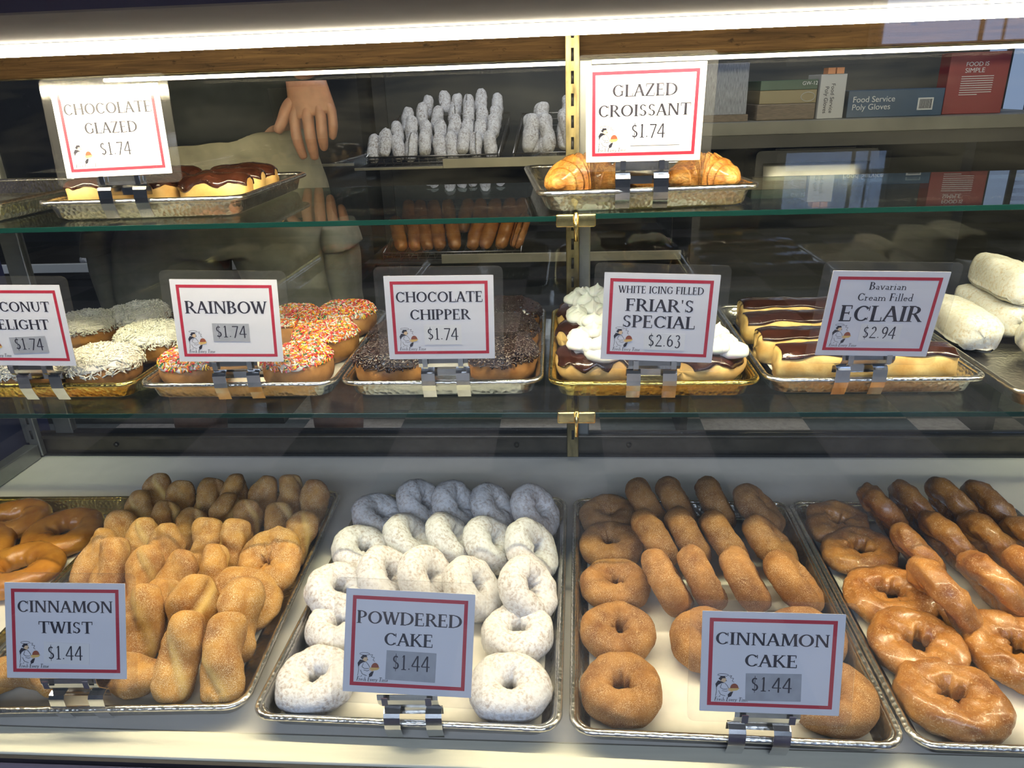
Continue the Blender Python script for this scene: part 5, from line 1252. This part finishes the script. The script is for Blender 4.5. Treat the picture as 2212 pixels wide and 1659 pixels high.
# ledge with glove boxes on the right
lg = empty('wall_ledge', 'long dark ledge carrying the glove boxes behind the right door', 'shelf', (.32, 1.86, FZ))
box('ledge_board', (0, 0, .82), (.85, .36, .8495), 'ledge', lg, .0015)
box('ledge_face', (0, .002, .79), (.85, .012, .8195), 'rack', lg); box('back_board', (0, .3605, 0), (.80, .375, 1.3), 'wall_pale', lg)
for x in (.002, .83): box('support', (x, .03, 0), (x + .02, .36, .7895), 'rack', lg)
LZ = FZ + .8502
gb = empty('glove_box', 'flat blue box of food service gloves on the ledge', 'box', (.672, 1.90, LZ), (0, 0, .0))
box('carton', (0, 0, 0), (.218, .10, .060), 'box_blue', gb, .001)
lettering('lettering', 'Food Service', .0185, gb, (.010, -.0005, .034)); lettering('lettering', 'Poly Gloves', .0185, gb, (.010, -.0005, .017))
bm = bmesh.new(); add_box(bm, (.160, -.0009, .013), (.195, -.0002, .040)); bl = link('barcode_label', tomesh('barcode_label', bm), 'print', gb, smooth=False)
bm = bmesh.new(); rr = random.Random(2); x = .164
while x < .191:
    wv = rr.uniform(.0004, .0013); add_box(bm, (x, -.0014, .016), (x + wv, -.0010, .037)); x += wv + rr.uniform(.0005, .0012)
link('barcode', tomesh('barcode', bm), 'ink', bl, smooth=False)
wb = empty('glove_box', 'upright white glove box with orange tabs on the ledge', 'box', (.602, 1.895, LZ), (0, 0, .03))
box('carton', (0, 0, 0), (.060, .09, .098), 'box_white', wb, .001); box('tab', (.014, -.001, .0985), (.031, .03, .112), 'box_orange', wb); box('tab', (.034, -.001, .0985), (.051, .03, .112), 'box_orange', wb)
lettering('lettering', 'Food Service', .0125, wb, (.026, -.0005, .078), 'ink', (PI / 2, PI / 2, 0)); lettering('lettering', 'Poly Gloves', .0125, wb, (.012, -.0005, .072), 'ink', (PI / 2, PI / 2, 0))
bg = empty('bag_stack', 'stack of brown paper bags on the ledge', 'paper bags', (.462, 1.90, LZ)); box('bags', (0, 0, 0), (.136, .16, .036), 'kraft', bg, .003)
bc = empty('bag_box', 'green and gold carton lying on the stack of brown bags', 'box', (.466, 1.902, LZ + .0365)); box('carton', (0, 0, 0), (.132, .13, .030), 'box_gold', bc, .001); box('lid', (0, -.0005, .0303), (.132, .13, .052), 'box_green', bc, .001)
lettering('lettering', 'GW-12', .0115, bc, (.096, -.0012, .040))
bm = bmesh.new(); v = ell(.112, .014, .016, .010, 0, 360, 24)
for (a, b), (c, d) in zip(v, v[1:] + v[:1]): tube_bm(bm, [(a, -.0008, b), (c, -.0008, d)], .0005, 4)
link('badge', tomesh('badge', bm), 'print', bc)
ps = empty('paper_stack', 'row of white paper sheets standing on the ledge by the croissant sign', 'paper', (.338, 1.90, LZ)); box('sheets', (0, 0, .016), (.098, .2, .13), 'sheets', ps); box('tray', (-.003, -.002, 0), (.103, .2, .0155), 'kraft', ps)
rb = empty('red_box', 'tall red box with white lettering at the end of the ledge', 'box', (.905, 1.93, LZ), (0, 0, -.08)); box('carton', (0, 0, 0), (.13, .06, .135), 'red_box', rb, .001)
lettering('lettering', 'FOOD IS', .013, rb, (.035, -.0006, .105)); lettering('lettering', 'SIMPLE', .0145, rb, (.035, -.0006, .091))
bm = bmesh.new()
for k in range(9): add_box(bm, (.030, -.0006, .082 - k * .005), (.030 + (.070 if k < 8 else .04), -.0002, .0835 - k * .005))
link('small_print', tomesh('small_print', bm), 'print', rb, smooth=False)
md = empty('metal_dispenser', 'stainless dispenser in a rounded black frame under the ledge', 'dispenser', (.466, 1.885, .326))
bm = bmesh.new(); pts = rrect(.29, .145, .012, 5)
a = [bm.verts.new((.145 + p, 0, .0725 + q)) for p, q in pts]; b = [bm.verts.new((.145 + p, .12, .0725 + q)) for p, q in pts]; bm.faces.new(a); bm.faces.new(b[::-1])
for j in range(len(pts)): bm.faces.new((a[j], b[j], b[(j + 1) % len(pts)], a[(j + 1) % len(pts)]))
bmesh.ops.recalc_face_normals(bm, faces=bm.faces); link('frame', tomesh('frame', bm), 'black', md, smooth=False)
def curved(u, v): return Vector((.018 + .254 * u, -.0008 - .012 * (1 - (2 * v - 1) ** 2), .004 + .112 * v))
bm = bmesh.new(); bm.from_mesh(grid_mesh('panel', curved, 6, 14, False, False, 0, 1, 0, 1)); bmesh.ops.solidify(bm, geom=list(bm.faces), thickness=.001); link('front_panel', tomesh('front_panel', bm), 'stainless', md)
box('mount', (.05, .02, .1452), (.24, .10, .1520), 'rack', md)
# side window beyond the ledge, with a dark frame and bright slats
wn = box('window_1', (1.12, 2.30, .46), (1.60, 2.33, 1.1), 'rack'); struct(wn)
sp = box('pane', (1.15, 2.292, .49), (1.57, 2.2995, 1.07), 'sky_pane', wn)
M['sky_pane'].node_tree.nodes['Emission'].inputs[1].default_value = .55
for k in range(26): box('slat', (1.30, 2.284, .495 + k * .022), (1.57, 2.2895, .507 + k * .022), 'slat', wn)
for x in (1.15, 1.215, 1.29): box('mullion', (x, 2.276, .49), (x + .016, 2.2835, 1.07), 'black', wn)
# shop window across the room, seen as a faint blue reflection in the front pane
M['shop_sky'] = emitter('shop_window_sky', (.42, .60, 1.0), 4.5)
w2 = box('window_2', (1.50, -3.06, .72), (2.26, -3.01, 2.0), 'white_metal'); struct(w2)
for x0, x1 in ((1.55, 1.99), (2.02, 2.10), (2.12, 2.22)): box('pane', (x0, -3.009, .78), (x1, -3.004, 1.95), 'shop_sky', w2)
